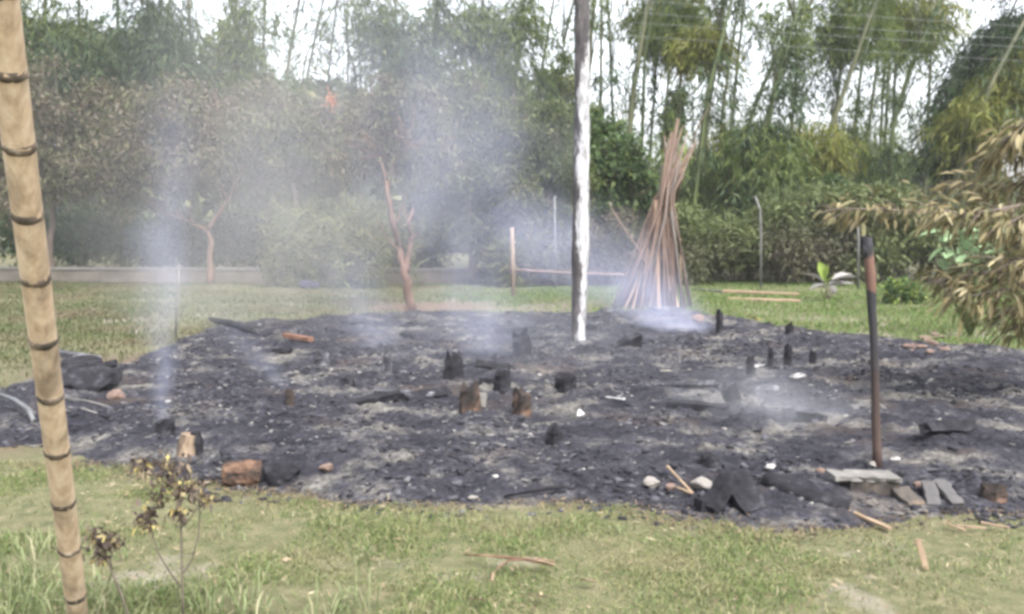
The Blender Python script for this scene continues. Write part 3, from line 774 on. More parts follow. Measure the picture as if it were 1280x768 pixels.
# ------------------------------------------------------------------ scorched trees
def refine(pts, rad, r, k=3):
    P_, R_ = [], []
    for i in range(len(pts) - 1):
        for j in range(k):
            f = j / k; P_.append(np.array(pts[i]) + (np.array(pts[i + 1]) - pts[i]) * f + (r.normal(0, .25, 3) * rad[i] if j else 0)); R_.append(rad[i] + (rad[i + 1] - rad[i]) * f)
    return P_ + [pts[-1]], R_ + [rad[-1]]
def tree(name, label, base, limbs, crowns, n, L, w, mats, bark, seed, cat='tree', group=None, clump=.2, nclump=120, Y=None, extra=0):
    """limbs: lists of (x, y, radius px) pixels at distance Y; crowns: (x, y, rx, ry, depth factor)"""
    r = np.random.default_rng(seed)
    Y = Y or base[1]
    s = Y / F
    t = thing(name, (base[0], base[1], 0), label, cat, group)
    mb = MB()
    tips = []
    for lm in limbs:
        pts = [P(x, y, Y) + (r.normal(0, .12, 3) * np.array([0, 1, 0]) if j else 0) for j, (x, y, q) in enumerate(lm)]
        if lm is limbs[0]: pts[0][2] = min(pts[0][2], -.05)
        mb.add(*tube(*refine(pts, [q * s for _, _, q in lm], r), 8, .16, r)); tips += pts[1:]
    cs = [(P(x, y, Y + off), (rx * s, rx * s * .8, ry * s)) for x, y, rx, ry, off in crowns]
    top = tips[-1] if tips else np.array([base[0], base[1], 1.5])
    for c, R in cs:                      # limbs out into each mass of leaves
        a = tips[np.argmin([np.linalg.norm(np.array(q) - c) for q in tips])] if tips else top
        for k in range(9 + extra):
            e = c + r.normal(size=3) * np.array(R) * .5
            m_ = (a + e) / 2 + r.normal(size=3) * .15
            mb.add(*tube([a, m_, e], [.016, .011, .004], 4, .1, r))
    part('trunk', mb.V(), mb.f, M[bark], t, True)
    V = crown_leaves(cs, n, L, w, r, clump, .35, nclump)
    half = r.random(len(V) // 4) < .72
    VV = V.reshape(-1, 4, 3)
    for mt, sel in ((mats[0], half), (mats[1], ~half)):
        q = VV[sel].reshape(-1, 3)
        if len(q): part('crown', q, quads(q), M[mt], t)["kind"] = 'stuff'
    return t
SG = 'scorched trees along the far edge of the lawn'
sp_ = dict(L=.17, w=.06, group=SG)
tree('scorched_tree', 'wide grey brown scorched tree behind the bamboo post', G(66, 348), [[(66, 348, 5), (64, 300, 4), (70, 250, 3)]],
     [(60, 130, 55, 50, 0), (110, 190, 65, 60, 0), (60, 230, 60, 50, -.5), (150, 130, 50, 40, .5), (10, 190, 40, 80, 0), (-60, 170, 60, 90, 0)], 26000, mats=('lf_scorch', 'lf_olive'), bark='bark', seed=51, Y=27, **sp_)
tree('scorched_tree', 'scorched tree with a forked reddish trunk on a small mound', G(263, 350), [[(263, 352, 6), (262, 330, 3.8), (263, 300, 3.2), (259, 288, 3)], [(259, 288, 2.6), (240, 280, 2.2), (225, 272, 1.6), (212, 255, 1)], [(240, 280, 1.4), (236, 262, 1), (244, 240, .7)], [(225, 272, 1.2), (208, 268, .8), (196, 258, .5)],
     [(259, 288, 2.6), (272, 268, 2.2), (285, 248, 1.8), (300, 215, 1.3), (296, 180, .8)], [(300, 215, 1), (314, 195, .7), (318, 170, .5)], [(285, 248, 2), (268, 225, 1.4), (262, 205, 1)]],
     [(210, 170, 65, 55, 0), (280, 180, 60, 55, 0), (240, 130, 60, 40, .5), (175, 225, 55, 40, .3), (320, 140, 45, 45, .5), (250, 225, 60, 25, .8)], 27000, mats=('lf_scorch', 'lf_olive'), bark='bark_red', seed=52, Y=26, **sp_)
tree('scorched_tree', 'scorched tree with an orange flower tuft under the open gap of sky', G(372, 345), [[(372, 345, 5), (374, 290, 4), (368, 230, 3)]],
     [(360, 165, 60, 38, 0), (420, 165, 55, 45, 0), (330, 215, 45, 45, 0), (395, 210, 50, 35, .4), (440, 135, 40, 28, .3)], 18000, mats=('lf_scorch', 'lf_olive'), bark='bark', seed=53, Y=28, **sp_)
ftree = bpy.data.objects.get('scorched_tree.002')
rr = np.random.default_rng(99)
c = P(414, 128, 26.6)
pp = c + rr.normal(size=(60, 3)) * np.array([.09, .09, .13])
V = leafquads(pp, rr.normal(size=(60, 3)) + np.array([0, -.3, .6]), np.full(60, .16), np.full(60, .06), rr)
M['lf_orange'] = leaf_mat('orange petals', [(0, (.26, .08, .035)), (1, (.4, .15, .07))], .3)
o = part('flower', V, quads(V), M['lf_orange'], ftree); o["label"] = 'orange flower tuft'; o["kind"] = 'stuff'
part('flower_stem', *tube([P(412, 150, 27.2), P(414, 130, 26.7)], [.02, .012], 5), M['bark'], ftree)
tree('scorched_tree', 'scorched tree with a forked orange barked trunk at the edge of the ash', G(511, 391), [[(511, 393, 8), (512, 378, 6), (510, 352, 5.6), (505, 335, 5), (496, 308, 4), (492, 282, 3.6), (488, 252, 3), (481, 222, 2.2), (474, 195, 1.4)], [(492, 285, 1.6), (500, 262, 1.2), (508, 236, .8)], [(497, 312, 1.4), (482, 296, 1), (472, 276, .7)], [(512, 280, 1.2), (504, 262, .8), (502, 246, .5)], [(482, 225, 1.3), (494, 200, .9), (512, 180, .6)],
     [(508, 342, 4), (511, 318, 3.6), (514, 298, 3.2), (512, 278, 2.4), (516, 262, 1.6)], [(513, 300, 2), (520, 292, 1.6), (526, 284, 1)], [(490, 262, 2), (484, 236, 1.4), (492, 212, 1)]],
     [(480, 165, 55, 45, .6), (440, 195, 35, 30, .6), (530, 185, 45, 45, .6), (500, 130, 55, 35, .9)], 14000, mats=('lf_scorch', 'lf_olive'), bark='bark_red', seed=54, Y=17.4, L=.13, w=.045, group=SG)
tree('scorched_tree', 'dusty olive tree veiled by the tall smoke plume', G(590, 348), [[(590, 350, 6), (588, 300, 5), (592, 240, 4)]],
     [(560, 140, 55, 45, 0), (620, 165, 60, 55, 0), (580, 215, 70, 50, 0), (640, 235, 50, 50, -.3), (540, 260, 50, 45, .3), (610, 285, 55, 40, 0)], 25000, mats=('lf_olive', 'lf_scorch'), bark='bark', seed=55, Y=26, **sp_)
tree('scorched_tree', 'greener dusty tree with hanging foliage left of the charred tall pole', G(690, 345), [[(690, 347, 6), (688, 300, 5), (684, 240, 4)]],
     [(680, 165, 45, 45, 0), (690, 215, 40, 50, 0), (660, 265, 40, 45, 0), (715, 260, 30, 50, .3), (690, 300, 40, 35, 0)], 15000, mats=('lf_olive', 'lf_bam'), bark='bark', seed=56, Y=27, **sp_)
# greener trees right of the pole
tree('leafy_tree', 'dark green round leaved tree right of the charred tall pole', G(775, 345), [[(775, 347, 5), (772, 300, 4), (770, 250, 3)]],
     [(765, 190, 40, 35, 0), (790, 225, 34, 40, 0), (755, 235, 35, 35, 0), (745, 165, 30, 28, .5)], 13000, mats=('lf_green', 'lf_bam'), bark='bark', seed=57, Y=29, L=.2, w=.10)
tree('leafy_tree', 'small round dark tree standing above the overgrown hedge', G(1040, 345), [[(1040, 345, 4), (1040, 290, 3), (1041, 262, 2)]],
     [(1040, 240, 22, 18, 0), (1032, 252, 16, 12, 0)], 3500, mats=('lf_green', 'lf_dark'), bark='bark', seed=58, Y=28.5, L=.16, w=.08)
tree('dark_treetop', 'slim dark conical tree far back among the culms', P(846, 284, 44) * np.array([1, 1, 0]), [[(846, 330, 4), (846, 220, 3), (846, 140, 1)]],
     [(846, 130, 9, 22, 0), (843, 155, 11, 22, 0)], 2500, mats=('lf_dark', 'lf_dark'), bark='bark', seed=59, Y=44, L=.35, w=.12)

# ------------------------------------------------------------------ shrubs, cane and hedge
def shrub(name, label, px, ybase, blobs, n, L, w, mats, seed, Y, cat='shrub', group=None, clump=.25, up=.2):
    r = np.random.default_rng(seed); s = Y / F
    b = P(px, ybase, Y); b[2] = 0
    t = thing(name, b, label, cat, group)
    cs = [(P(x, y, Y), (rx * s, rx * s * .7, ry * s)) for x, y, rx, ry in blobs]
    mb = MB()
    for c, R in cs:
        for k in range(8):
            e = c + r.normal(size=3) * np.array(R) * .5
            f = np.array([b[0] + (c[0] - b[0]) * .8 + r.normal(0, .1), c[1] + r.normal(0, .1), -.03])
            mb.add(*tube([f, (f + e) / 2 + r.normal(size=3) * .08, e], [.022, .016, .006], 5, .1, r))
    part('stems', mb.V(), mb.f, M['bark'], t)["kind"] = 'stuff'
    V = crown_leaves(cs, n, L, w, r, clump, .2, 60 * len(cs), .5, up).reshape(-1, 4, 3)
    sel = r.random(len(V)) < .7
    for mt, k in ((mats[0], sel), (mats[1], ~sel)):
        q = V[k].reshape(-1, 3); part('foliage', q, quads(q), M[mt], t)["kind"] = 'stuff'
    return t
shrub('shrub', 'dark green shrub under the wide scorched tree', 130, 338, [(100, 295, 50, 35), (160, 290, 45, 40), (190, 310, 30, 25), (40, 295, 40, 45)], 13000, .18, .07, ('lf_green', 'lf_dark'), 61, 29.5)
shrub('shrub', 'dark shrub between the forked trunks and the cane', 320, 340, [(310, 300, 45, 38), (250, 300, 40, 35), (350, 300, 40, 40), (215, 300, 30, 35)], 12000, .18, .07, ('lf_dark', 'lf_scorch'), 62, 29)
shrub('shrub', 'low yellowish shrub beside the dark blue sheet', 352, 345, [(352, 330, 18, 14)], 1500, .16, .07, ('lf_cane', 'lf_olive'), 63, 25)
shrub('shrub', 'dense dusty shrub behind the orange barked trunk', 470, 345, [(430, 305, 45, 38), (480, 300, 50, 42), (530, 310, 40, 34), (400, 290, 35, 45)], 14000, .18, .06, ('lf_olive', 'lf_dark'), 64, 28)
shrub('shrub', 'brown undergrowth bush behind the pole fence', 700, 350, [(640, 325, 35, 22), (690, 325, 40, 24), (740, 315, 35, 30), (775, 300, 30, 40), (760, 335, 45, 16)], 11000, .16, .05, ('lf_scorch', 'lf_hedge'), 65, 25.5)
shrub('shrub', 'dark mass of undergrowth filling the gap behind the leafy tree', 770, 340, [(780, 270, 40, 40), (830, 280, 40, 45), (740, 280, 30, 40)], 9000, .2, .08, ('lf_dark', 'lf_bam'), 66, 31)
shrub('shrub', 'small bright green bush at the foot of the hedge', 1126, 379, [(1126, 365, 20, 15), (1140, 370, 10, 9)], 2200, .12, .06, ('lf_green', 'lf_bright'), 67, 19.5)
# overgrown hedge: brown below, a green vine layer on its top
rh = np.random.default_rng(71)
hb = P(1010, 350, 27); hb[2] = 0
hedge = thing('overgrown_hedge', hb, 'long overgrown hedge brown below and green on top behind the lawn', 'hedge')
def hedge_fill(blobs, n, L, w, seed):
    r = np.random.default_rng(seed)
    cs = []
    for x, y, rx, ry in blobs:
        Yh = r.uniform(25.6, 28.4); sc_ = Yh / F
        cs.append((P(x, y, Yh), (rx * sc_, r.uniform(.3, .7), ry * sc_)))
    return crown_leaves(cs, n, L, w, r, .36, .3, 55 * len(cs), .55)
V = hedge_fill([(rh.uniform(835, 1265), rh.uniform(312, 338), rh.uniform(18, 44), rh.uniform(14, 26)) for _ in range(26)] + [(x_, 302 + 16 * math.sin(x_ * .021 + 1) + rh.uniform(-12, 12), rh.uniform(14, 38), rh.uniform(10, 26)) for x_ in rh.uniform(850, 1265, 22)], 36000, .15, .05, 72)
part('dry_foliage', V, quads(V), M['lf_hedge'], hedge)["kind"] = 'stuff'
V = hedge_fill([(x_, 268 + 20 * math.sin(x_ * .021 + 1) + 9 * math.sin(x_ * .067) + rh.uniform(-8, 8), rh.uniform(10, 30), rh.uniform(6, 18)) for x_ in rh.uniform(845, 1265, 24)] + [(x_, rh.uniform(292, 338), rh.uniform(8, 24), rh.uniform(8, 20)) for x_ in rh.uniform(845, 1200, 14)], 19000, .2, .075, 73)
m_ = 3600
xx = rh.uniform(4.6, 15.5, m_); p = np.stack([xx, rh.normal(26.8, .6, m_), 1.0 + 1.5 * N1(xx * .9, xx * 0) + rh.normal(0, .35, m_)], 1)
dv = np.stack([rh.normal(0, .7, m_), rh.normal(0, .5, m_), rh.uniform(-.6, 1.0, m_)], 1)
V = np.concatenate([V, leafquads(p, dv, rh.uniform(.25, .7, m_), rh.uniform(.025, .05, m_), rh, .1)])
part('vine', V, quads(V), leaf_mat('vine leaves', [(0, (.055, .075, .026)), (.5, (.08, .10, .036)), (1, (.12, .14, .055))], .35), hedge)["kind"] = 'stuff'
mb = MB()
for k in range(70):
    p = np.array([rh.uniform(5.0, 14.8), rh.normal(27, .3), -.03])
    e = p + np.array([rh.normal(0, .3), rh.normal(0, .2), rh.uniform(1.0, 1.9)])
    mb.add(*tube([p, (p + e) / 2 + rh.normal(size=3) * .1, e], [.02, .015, .006], 5, .1, rh))
part('stems', mb.V(), mb.f, M['bark'], hedge)["kind"] = 'stuff'

# cane: long upright blades
rc = np.random.default_rng(75)
def cane(label, px, ybase, Y, w_px, h_px, n, seed):
    r = np.random.default_rng(seed); s = Y / F
    b = P(px, ybase, Y); b[2] = 0
    t = thing('cane_clump', b, label, 'cane', 'cane clumps below the scorched trees')
    mb = MB()
    V = []
    for k in range(26):
        p = b + np.array([r.normal(0, w_px * s * .45), r.normal(0, .3), -.03]); h = h_px * s * r.uniform(.6, 1.0)
        q = p + np.array([r.normal(0, .25), r.normal(0, .15), h * .75])
        mb.add(*tube([p, (p + q) / 2, q], [.02, .018, .012], 5))
        m = n // 26
        tt = r.random(m); o = p + (q - p) * tt[:, None]
        az = r.uniform(0, 2 * math.pi, m)
        d = np.stack([np.cos(az) * .9, np.sin(az) * .9, r.uniform(-.5, 1.3, m)], 1)
        V.append(leafquads(o, d, r.uniform(.3, .75, m), r.uniform(.025, .05, m), r, .1))
    part('stalks', mb.V(), mb.f, M['culm_green'], t)["kind"] = 'stuff'
    V = np.concatenate(V); part('blades', V, quads(V), M['lf_cane'], t)["kind"] = 'stuff'
cane('tall green cane clump with upright blades left of the orange barked trunk', 440, 345, 24.5, 55, 150, 2600, 76)
cane('cane clump with brownish blades behind the dark blue sheet', 375, 345, 25, 45, 140, 1900, 77)
cane('cane clump pressed against the dusty shrubs near the pole fence', 640, 350, 25, 40, 90, 1300, 78)

# ------------------------------------------------------------------ low wall, fences, wires
def wall():
    a, b = P(-80, 346, 27.2), P(700, 350, 26.2); a[2] = b[2] = 0
    t = thing('low_wall', (a + b) / 2 * np.array([1, 1, 0]), 'low brownish plastered wall along the far left lawn', 'wall')
    n = 11; h = .42
    for i in range(n):
        p = a + (b - a) * (i + .004) / n; q = a + (b - a) * (i + .996) / n
        zz = np.array([0, 0, h / 2 - .03]); part('panel', *beam(p + zz, q + zz, .2, h, 0, 6, .03), M['wall'], t)
        zz = np.array([0, 0, h]); part('coping', *beam(p + zz, q + zz, .28, .07, 0, 6, .04), M['concrete_top'], t)
wall()
fb = G(642, 371)
fence = thing('pole_fence', fb, 'rough pole fence with one rail left of the leaning poles', 'fence')
Yf = fb[1]
part('post', *tube([fb - [0, 0, .1], P(641, 330, Yf), P(640, 284, Yf)], [.055, .05, .045], 8, .08), M['wood_tan'], fence, True)
pb = P(792, 366, Yf + .3); pb[2] = -.1
part('post', *tube([pb, pb + [0, .02, .9]], [.055, .05], 8, .08), M['pole_brown'], fence, True)
part('rail', *tube([P(636, 337, Yf), P(700, 341, Yf + .1), P(796, 344, Yf + .3)], [.04, .038, .035], 8, .08), M['pole_brown'], fence, True)
FPG = 'thin concrete posts of the wire fence'
for (pts, lab) in [([(951, 357), (951, 290), (950, 262), (944, 246)], 'thin grey fence post with a bent top against the overgrown hedge'),
                   ([(1073, 352), (1073, 300), (1072, 268)], 'thin straight grey fence post behind the charred slim post'),
                   ([(694, 352), (694, 300), (693, 245)], 'thin grey fence post seen through smoke left of the tall pole')]:
    Yp = 24.0
    w = [P(x, y, Yp) for x, y in pts]; w[0][2] = -.05
    tagit(part('fence_post', *tube(w, [.03] * len(w), 6, .05), M['fpost'], None, True), lab, 'post', FPG)
for (xa, ya, xb, yb, Yw) in [(600, -20, 1400, 34, 26), (600, -6, 1400, 44, 26.4), (560, 8, 1400, 62, 26.8), (620, -34, 1400, 18, 26.2)]:
    a, b = P(xa, ya, Yw), P(xb, yb, Yw - 3)
    a = a + (a - b) * 1.2; b = b + (b - a) * .5
    pts = [a + (b - a) * t_ - np.array([0, 0, .5 * 4 * t_ * (1 - t_)]) for t_ in np.linspace(0, 1, 15)]
    tagit(part('power_line', *tube(pts, [.0045] * 15, 5), M['wire'], None, True), 'thin grey overhead cable crossing in front of the bamboo tops', 'cable', 'overhead cables')

# ------------------------------------------------------------------ bamboo post at the left, close by
A = P(96, 760, 3.45); C = P(1, 0, 2.12)
d = C - A
foot = A - d * ((A[2] + .05) / d[2]); head = C + d * .30
bp = thing('bamboo_post', foot, 'leaning dry tan bamboo post with sooty nodes close by', 'post')
node_px = [743, 684, 626, 562, 493, 424, 346, 267, 181, 89]
def at_y(py):
    lo, hi = -.5, 1.6
    for _ in range(50):
        m = (lo + hi) / 2; q = A + d * m; v = q - np.array([0, 0, EYE])
        yy = CY - F * (v[2] * cp + v[1] * sp) / (v[1] * cp - v[2] * sp)
        if yy > py: lo = m
        else: hi = m
    return m
ts = [at_y(y) for y in node_px]
gap = ts[0] - ts[1]
ts = [ts[0] + gap * k for k in (2, 1)] + ts + [ts[-1] + (ts[-1] - ts[-2]) * k for k in (1, 2, 3)]
tb = (foot - A) @ d / (d @ d); te = (head - A) @ d / (d @ d)
ts = [t_ for t_ in ts if tb + .01 < t_ < te - .01]
pts, rad = [foot], [.039]
for t_ in ts:
    for o_, q in ((-.030, .0380), (-.010, .0382), (-.004, .0388), (.004, .0388), (.010, .0382), (.030, .0380)):
        pts.append(A + d * (t_ + o_ * .5)); rad.append(q * 1.03)
pts.append(head); rad.append(.039)
part('culm', *tube(pts, rad, 20, .012), M['bam_post'], bp, True)
for t_ in ts:
    part('node', *tube([A + d * (t_ - .0052), A + d * (t_ - .0012), A + d * (t_ + .0016), A + d * (t_ + .0056)], [.0396, .0412 + rng.uniform(0, .0012), .0408, .0395], 20, .035), M['bam_node'], bp, True)

# ------------------------------------------------------------------ tall charred pole, slim charred post
b = G(723, 436); Yp = b[1]
b[2] = Z(b[0], b[1])
tp = thing('tall_pole', b, 'tall charred pole flaked white down one side standing in the ash', 'pole')
pts = [P(723, 442, Yp), P(723, 420, Yp), P(724, 380, Yp), P(725, 330, Yp), P(726, 270, Yp), P(727, 200, Yp), P(728, 120, Yp), P(727, 40, Yp), P(727, -20, Yp), P(727, -70, Yp)]
pts[0][2] = b[2] - .1
dense, dr = [], []
rs = np.random.default_rng(5)
rads = [.10, .095, .105, .112, .112, .108, .105, .103, .10, .09]
for i in range(len(pts) - 1):
    for k in range(4):
        dense.append(pts[i] + (pts[i + 1] - pts[i]) * k / 4 + rs.normal(0, .004, 3)); dr.append((rads[i] + (rads[i + 1] - rads[i]) * k / 4) * rs.uniform(.95, 1.05))
dense.append(pts[-1]); dr.append(.08)
part('shaft', *tube(dense, dr, 14, .05, rs), M['pole'], tp, True)
ft = rock_mesh(b + [.02, -.02, -.02], (.42, .38, .16), rs)
part('ash_heap', *ft, M['ash'], tp)

b = GA(1097, 582); Yp = b[1]
sp2 = thing('charred_post', b, 'slim upright charred post on a concrete footing with bare reddish stretches', 'post')
pts = [P(x, y, Yp) for x, y in [(1097, 592), (1096, 560), (1095, 520), (1094, 470), (1092, 420), (1090, 385), (1089, 366), (1088, 345), (1087, 326), (1085, 310), (1085, 297)]]
pts[0][2] = b[2] - .02
part('shaft', *tube(pts, [.034, .028, .026, .025, .026, .026, .029, .029, .029, .030, .022], 10, .16, rs), M['post'], sp2, True)
part('charred_splinter', *beam(P(1081, 318, Yp - .01), P(1080, 296, Yp), .03, .03, 0, 4, .25, rs, .05), M['char'], sp2)
fo = G(1090, 630); fo[2] = 0
footing = thing('concrete_footing', fo, 'broken scorched concrete footing under the slim charred post', 'footing')
Yt = (Yp + fo[1]) / 2
Yt = fo[1] + .14
part('block', *beam(P(1056, 616, Yt), P(1116, 617, Yt), .17, .22, 0, 6, .14, rs), M['concrete'], footing)
part('cap_slab', *beam(P(1038, 594, Yt), P(1119, 596, Yt), .19, .028, .02, 9, .16, rs), M['concrete_top'], footing)

# ------------------------------------------------------------------ leaning poles stacked in a cone
rt = np.random.default_rng(81)
bc = G(810, 384); Yc = bc[1]
top = P(838, 255, Yc)
TG = 'poles leaned together into a cone'
for k in range(96):
    an = 2 * math.pi * k / 96 + rt.uniform(-.1, .1); R = rt.uniform(.25, .92)
    p = np.array([bc[0] + R * math.cos(an) * 1.05, bc[1] + .1 + R * .8 * math.sin(an), -.03])
    q = P(828 + 6 * math.cos(an) + rt.normal(0, 5), 258 + rt.normal(0, 8), Yc) + np.array([0, rt.normal(0, .07) + .12 * math.sin(an), 0])
    rr_ = rt.uniform(.016, .036)
    if k % 2 == 0:
        e = p + (q - p) * rt.uniform(.5, 1.05); pts = [p, p + (e - p) * .5 + rt.normal(0, .015, 3), p + (e - p) * .85, e]
    else:
        e = P(846 + rt.normal(0, 8), 180 + rt.uniform(-34, 50), Yc) + np.array([0, rt.normal(0, .05), 0])
        pts = [p, p + (q - p) * .5 + rt.normal(0, .015, 3), q, e]
    o = part('leaning_pole', *tube(pts, [rr_, rr_ * .95, rr_ * .8, rr_ * .45], 6, .06, rt), M['pole_brown' if k % 5 else 'pole_grey'], None, True)
    tagit(o, 'thin brown pole leaning in the cone of stacked poles' if k % 5 else 'greyed weathered pole leaning in the cone of stacked poles', 'pole', TG)
for pts, w_ in [([(824, 388), (823, 320), (820, 250)], .075), ([(803, 390), (807, 340), (812, 290)], .07), ([(848, 383), (838, 350), (822, 302)], .07), ([(780, 389), (798, 350), (812, 318)], .07), ([(790, 387), (793, 355), (803, 330)], .08),
                ([(812, 389), (812, 360), (814, 325)], .06), ([(836, 387), (833, 350), (829, 300)], .06)]:
    w = [P(x, y, Yc - .45 + .22 * j) for j, (x, y) in enumerate(pts)]; w[0][2] = -.02
    o = part('leaning_plank', *beam(w[0], w[-1], w_, .025, rt.uniform(-.4, .4), 6, .1, rt), M['pole_pale'])
    tagit(o, 'pale split plank leaning on the front of the cone of poles', 'plank', 'pale planks on the cone of poles')
w = [P(x, y, Yc + .05) for x, y in [(846, 250), (858, 195), (872, 160), (889, 128)]]
tagit(part('dry_branch', *tube(w, [.02, .016, .012, .005], 5, .1, rt), M['pole_brown'], None, True), 'thin dry branch curving out of the top of the cone of poles', 'branch')
for pts in ([(846, 385), (845, 345), (844, 302)], [(852, 384), (851, 340), (850, 298)]):
    w = [P(x, y, Yc + .3) for x, y in pts]; w[0][2] = -.02
    tagit(part('leaning_pole', *tube(w, [.02, .018, .014], 6, .06, rt), M['wood_tan'], None, True), 'short tan pole standing upright at the right foot of the cone of poles', 'pole', 'short upright poles by the cone')
w = [P(x, y, Yc - .3) for x, y in [(764, 260), (778, 283), (798, 312), (806, 330)]]
tagit(part('broken_branch', *tube(w, [.012, .018, .02, .02], 6, .1, rt), M['pole_brown'], None, True), 'broken reddish branch poking out of the left side of the cone of poles', 'branch')

# boards on the far lawn
def lay(name, label, cat, p, q, w_, t_, mat, group=None, lift=0.0, roll=0.0, jit=.06, r_=rt, jag=0.0):
    p = np.array(p, float); q = np.array(q, float)
    p[2] += t_ / 2 - .012 + lift; q[2] += t_ / 2 - .012 + lift
    return tagit(part(name, *beam(p, q, w_, t_, roll, 6, jit, r_, jag), M[mat]), label, cat, group)
lay('board', 'upper tan board of the pair on the far lawn', 'board', G(905, 366), G(998, 370), .16, .06, 'pole_pale', lift=.02)
lay('board', 'lower tan board of the pair on the far lawn', 'board', G(910, 374), G(1000, 377), .16, .05, 'pole_pale')
lay('scorched_plank', 'plank with a charred end at the far right edge of the ash', 'plank', G(1205, 434), G(1256, 439), .14, .04, 'char_brown', lift=.03)
lay('dark_board', 'short dark board lying beside the leaning cone on the lawn', 'board', G(868, 362), G(906, 366), .2, .05, 'grey_board')
yl = G(942, 401)
yellow = plain('yellow leaf', [(.3, (.3, .23, .05)), (.7, (.4, .32, .09))], 8)
M['yellow'] = yellow

# ------------------------------------------------------------------ charred stumps and posts standing in the ash
rs = np.random.default_rng(91)
CG = 'charred post stubs standing in the ash'
def stump(x, yb, w_, h_, label, mat='char', lean=(0, 0), name='charred_stump', cat='stump', group=None, n=11, grp=True):
    b = GA(x, yb); b[2] -= .03
    s = b[1] / F; R = w_ * s / 2; H = h_ * s + .03
    rows = 5
    pts = [b + np.array([lean[0] * H * i / rows, lean[1] * H * i / rows, H * i / rows]) for i in range(rows + 1)]
    V, fs = tube(pts, [R * 1.12, R * 1.02, R, R * .98, R * .95, R * .86], n, .13, rs)
    V[-n:, 2] += rs.uniform(-.5, .25, n) * min(H, .25)           # a broken top
    V[:, :2] = b[:2] + (V[:, :2] - b[:2]) * np.tile(rs.uniform(.72, 1.15, n), rows + 1)[:, None]      # split and grooved
    return tagit(part(name, V, fs, M[mat]), label, cat, group)
stump(485, 469, 11, 30, 'ash whitened post stub standing apart in the far left ash', 'char_ash')
stump(568, 474, 24, 33, 'black post stub nearest the foot of the tall smoke plume', 'char')
stump(588, 512, 26, 33, 'wide black stump with a brownish foot and a pale slab against it', 'char_brown')
lay('pale_slab', 'small pale upright slab against the wide black stump', 'slab', P(602, 520, G(602, 520)[1]), P(603, 492, G(602, 520)[1] + .06), .075, .04, 'concrete_top', jit=.12)
stump(628, 486, 27, 23, 'squat black stump under the blue wisp of smoke', 'char')
stump(653, 520, 24, 30, 'black stump to the right of the pale upright slab', 'char_brown')
stump(651, 441, 24, 28, 'tall black stub far back left of the tall pole foot', 'char')
stump(707, 490, 30, 24, 'low burnt stump lying below the tall pole foot', 'char')
stump(693, 548, 22, 20, 'low black lump left of the white shard', 'char')
stump(362, 508, 14, 22, 'dark stub with a tan split face in the left ash', 'char_brown')
stump(899, 414, 11, 24, 'small black peg at the back edge of the ash right of the cone of poles', 'char')
stump(986, 418, 12, 14, 'short black peg at the back edge of the ash near the tan boards', 'char')
stump(917, 500, 24, 24, 'leaning black stump left of the low drifting smoke', 'char', (-.25, 0))
stump(885, 580, 28, 12, 'low black stub behind the pale stones', 'char')
for x, yb, w_, h_ in [(938, 459, 12, 22), (963, 457, 8, 26), (984, 459, 11, 27), (1016, 456, 9, 18)]:
    stump(x, yb, w_, h_, 'thin black stub in the row of four that carries a burnt beam', 'char', group='row of thin black stubs')
yb_ = G(964, 462)[1]
tagit(part('charred_beam', *beam(P(932, 458, yb_), P(996, 461, yb_), .07, .07, 0, 6, .12, rs), M['char']), 'burnt beam lying across the row of thin black stubs', 'beam')
stump(206, 543, 22, 17, 'black smoking stub giving off the left smoke plume', 'char')
stump(402, 456, 18, 19, 'squat pale ash covered block in the far left ash', 'char_ash')
stump(1240, 622, 30, 16, 'low brown burnt stump at the right end of the front edge', 'char_brown')
lay('charred_slab', 'leaning black slab in the ash right of the tall pole', 'slab', G(766, 444), P(800, 430, G(766, 444)[1] + .1), .34, .08, 'char', roll=.9, jit=.15)

# cut log and half burnt log at the left front edge
b = G(297, 606); s = b[1] / F; zb = Z(b[0], b[1])
lg = thing('log_section', b * [1, 1, 0], 'short rusty brown log section at the front edge of the ash', 'log')
lp = [b + [-.085 + .205 * i / 7, .02 + .03 * i / 7, zb + .075] for i in range(8)]
V, fs = tube(lp, [.080, .086, .088, .09, .088, .092, .088, .08], 18, .09, rs)
V[-18:, 0] += rs.uniform(-.03, .03, 18); V[:18, 0] += rs.uniform(-.008, .008, 18)
part('bark', V, fs, M['log_bark'], lg)
part('cut_face', *tube([b + [-.100, .017, zb + .075], b + [-.086, .02, zb + .075]], [.062, .07], 14, .1, rs), M['wood_cut'], lg)
part('charred_end', *rock_mesh(b + [.115, .05, zb + .07], (.09, .17, .17), rs, .2), M['char'], lg)
o = part('charred_boulder', *rock_mesh(b + [.26, .05, zb + .06], (.30, .22, .2), rs, .22), M['char']); tagit(o, 'rounded black charred lump beside the rusty log section', 'lump')
b = G(232, 573); zb = Z(b[0], b[1])
lg = thing('half_burnt_log', b * [1, 1, 0], 'upright half burnt log with a tan face at the left front', 'log')
part('bark', *tube([b + [0, .03, zb - .04], b + [.005, .03, zb + .07], b + [.02, .03, zb + .145]], [.075, .068, .055], 14, .14, rs), M['log_pale'], lg)
part('charred_side', *tube([b + [.055, .05, zb - .04], b + [.06, .05, zb + .08], b + [.06, .05, zb + .16]], [.05, .055, .035], 9, .12, rs), M['char'], lg)

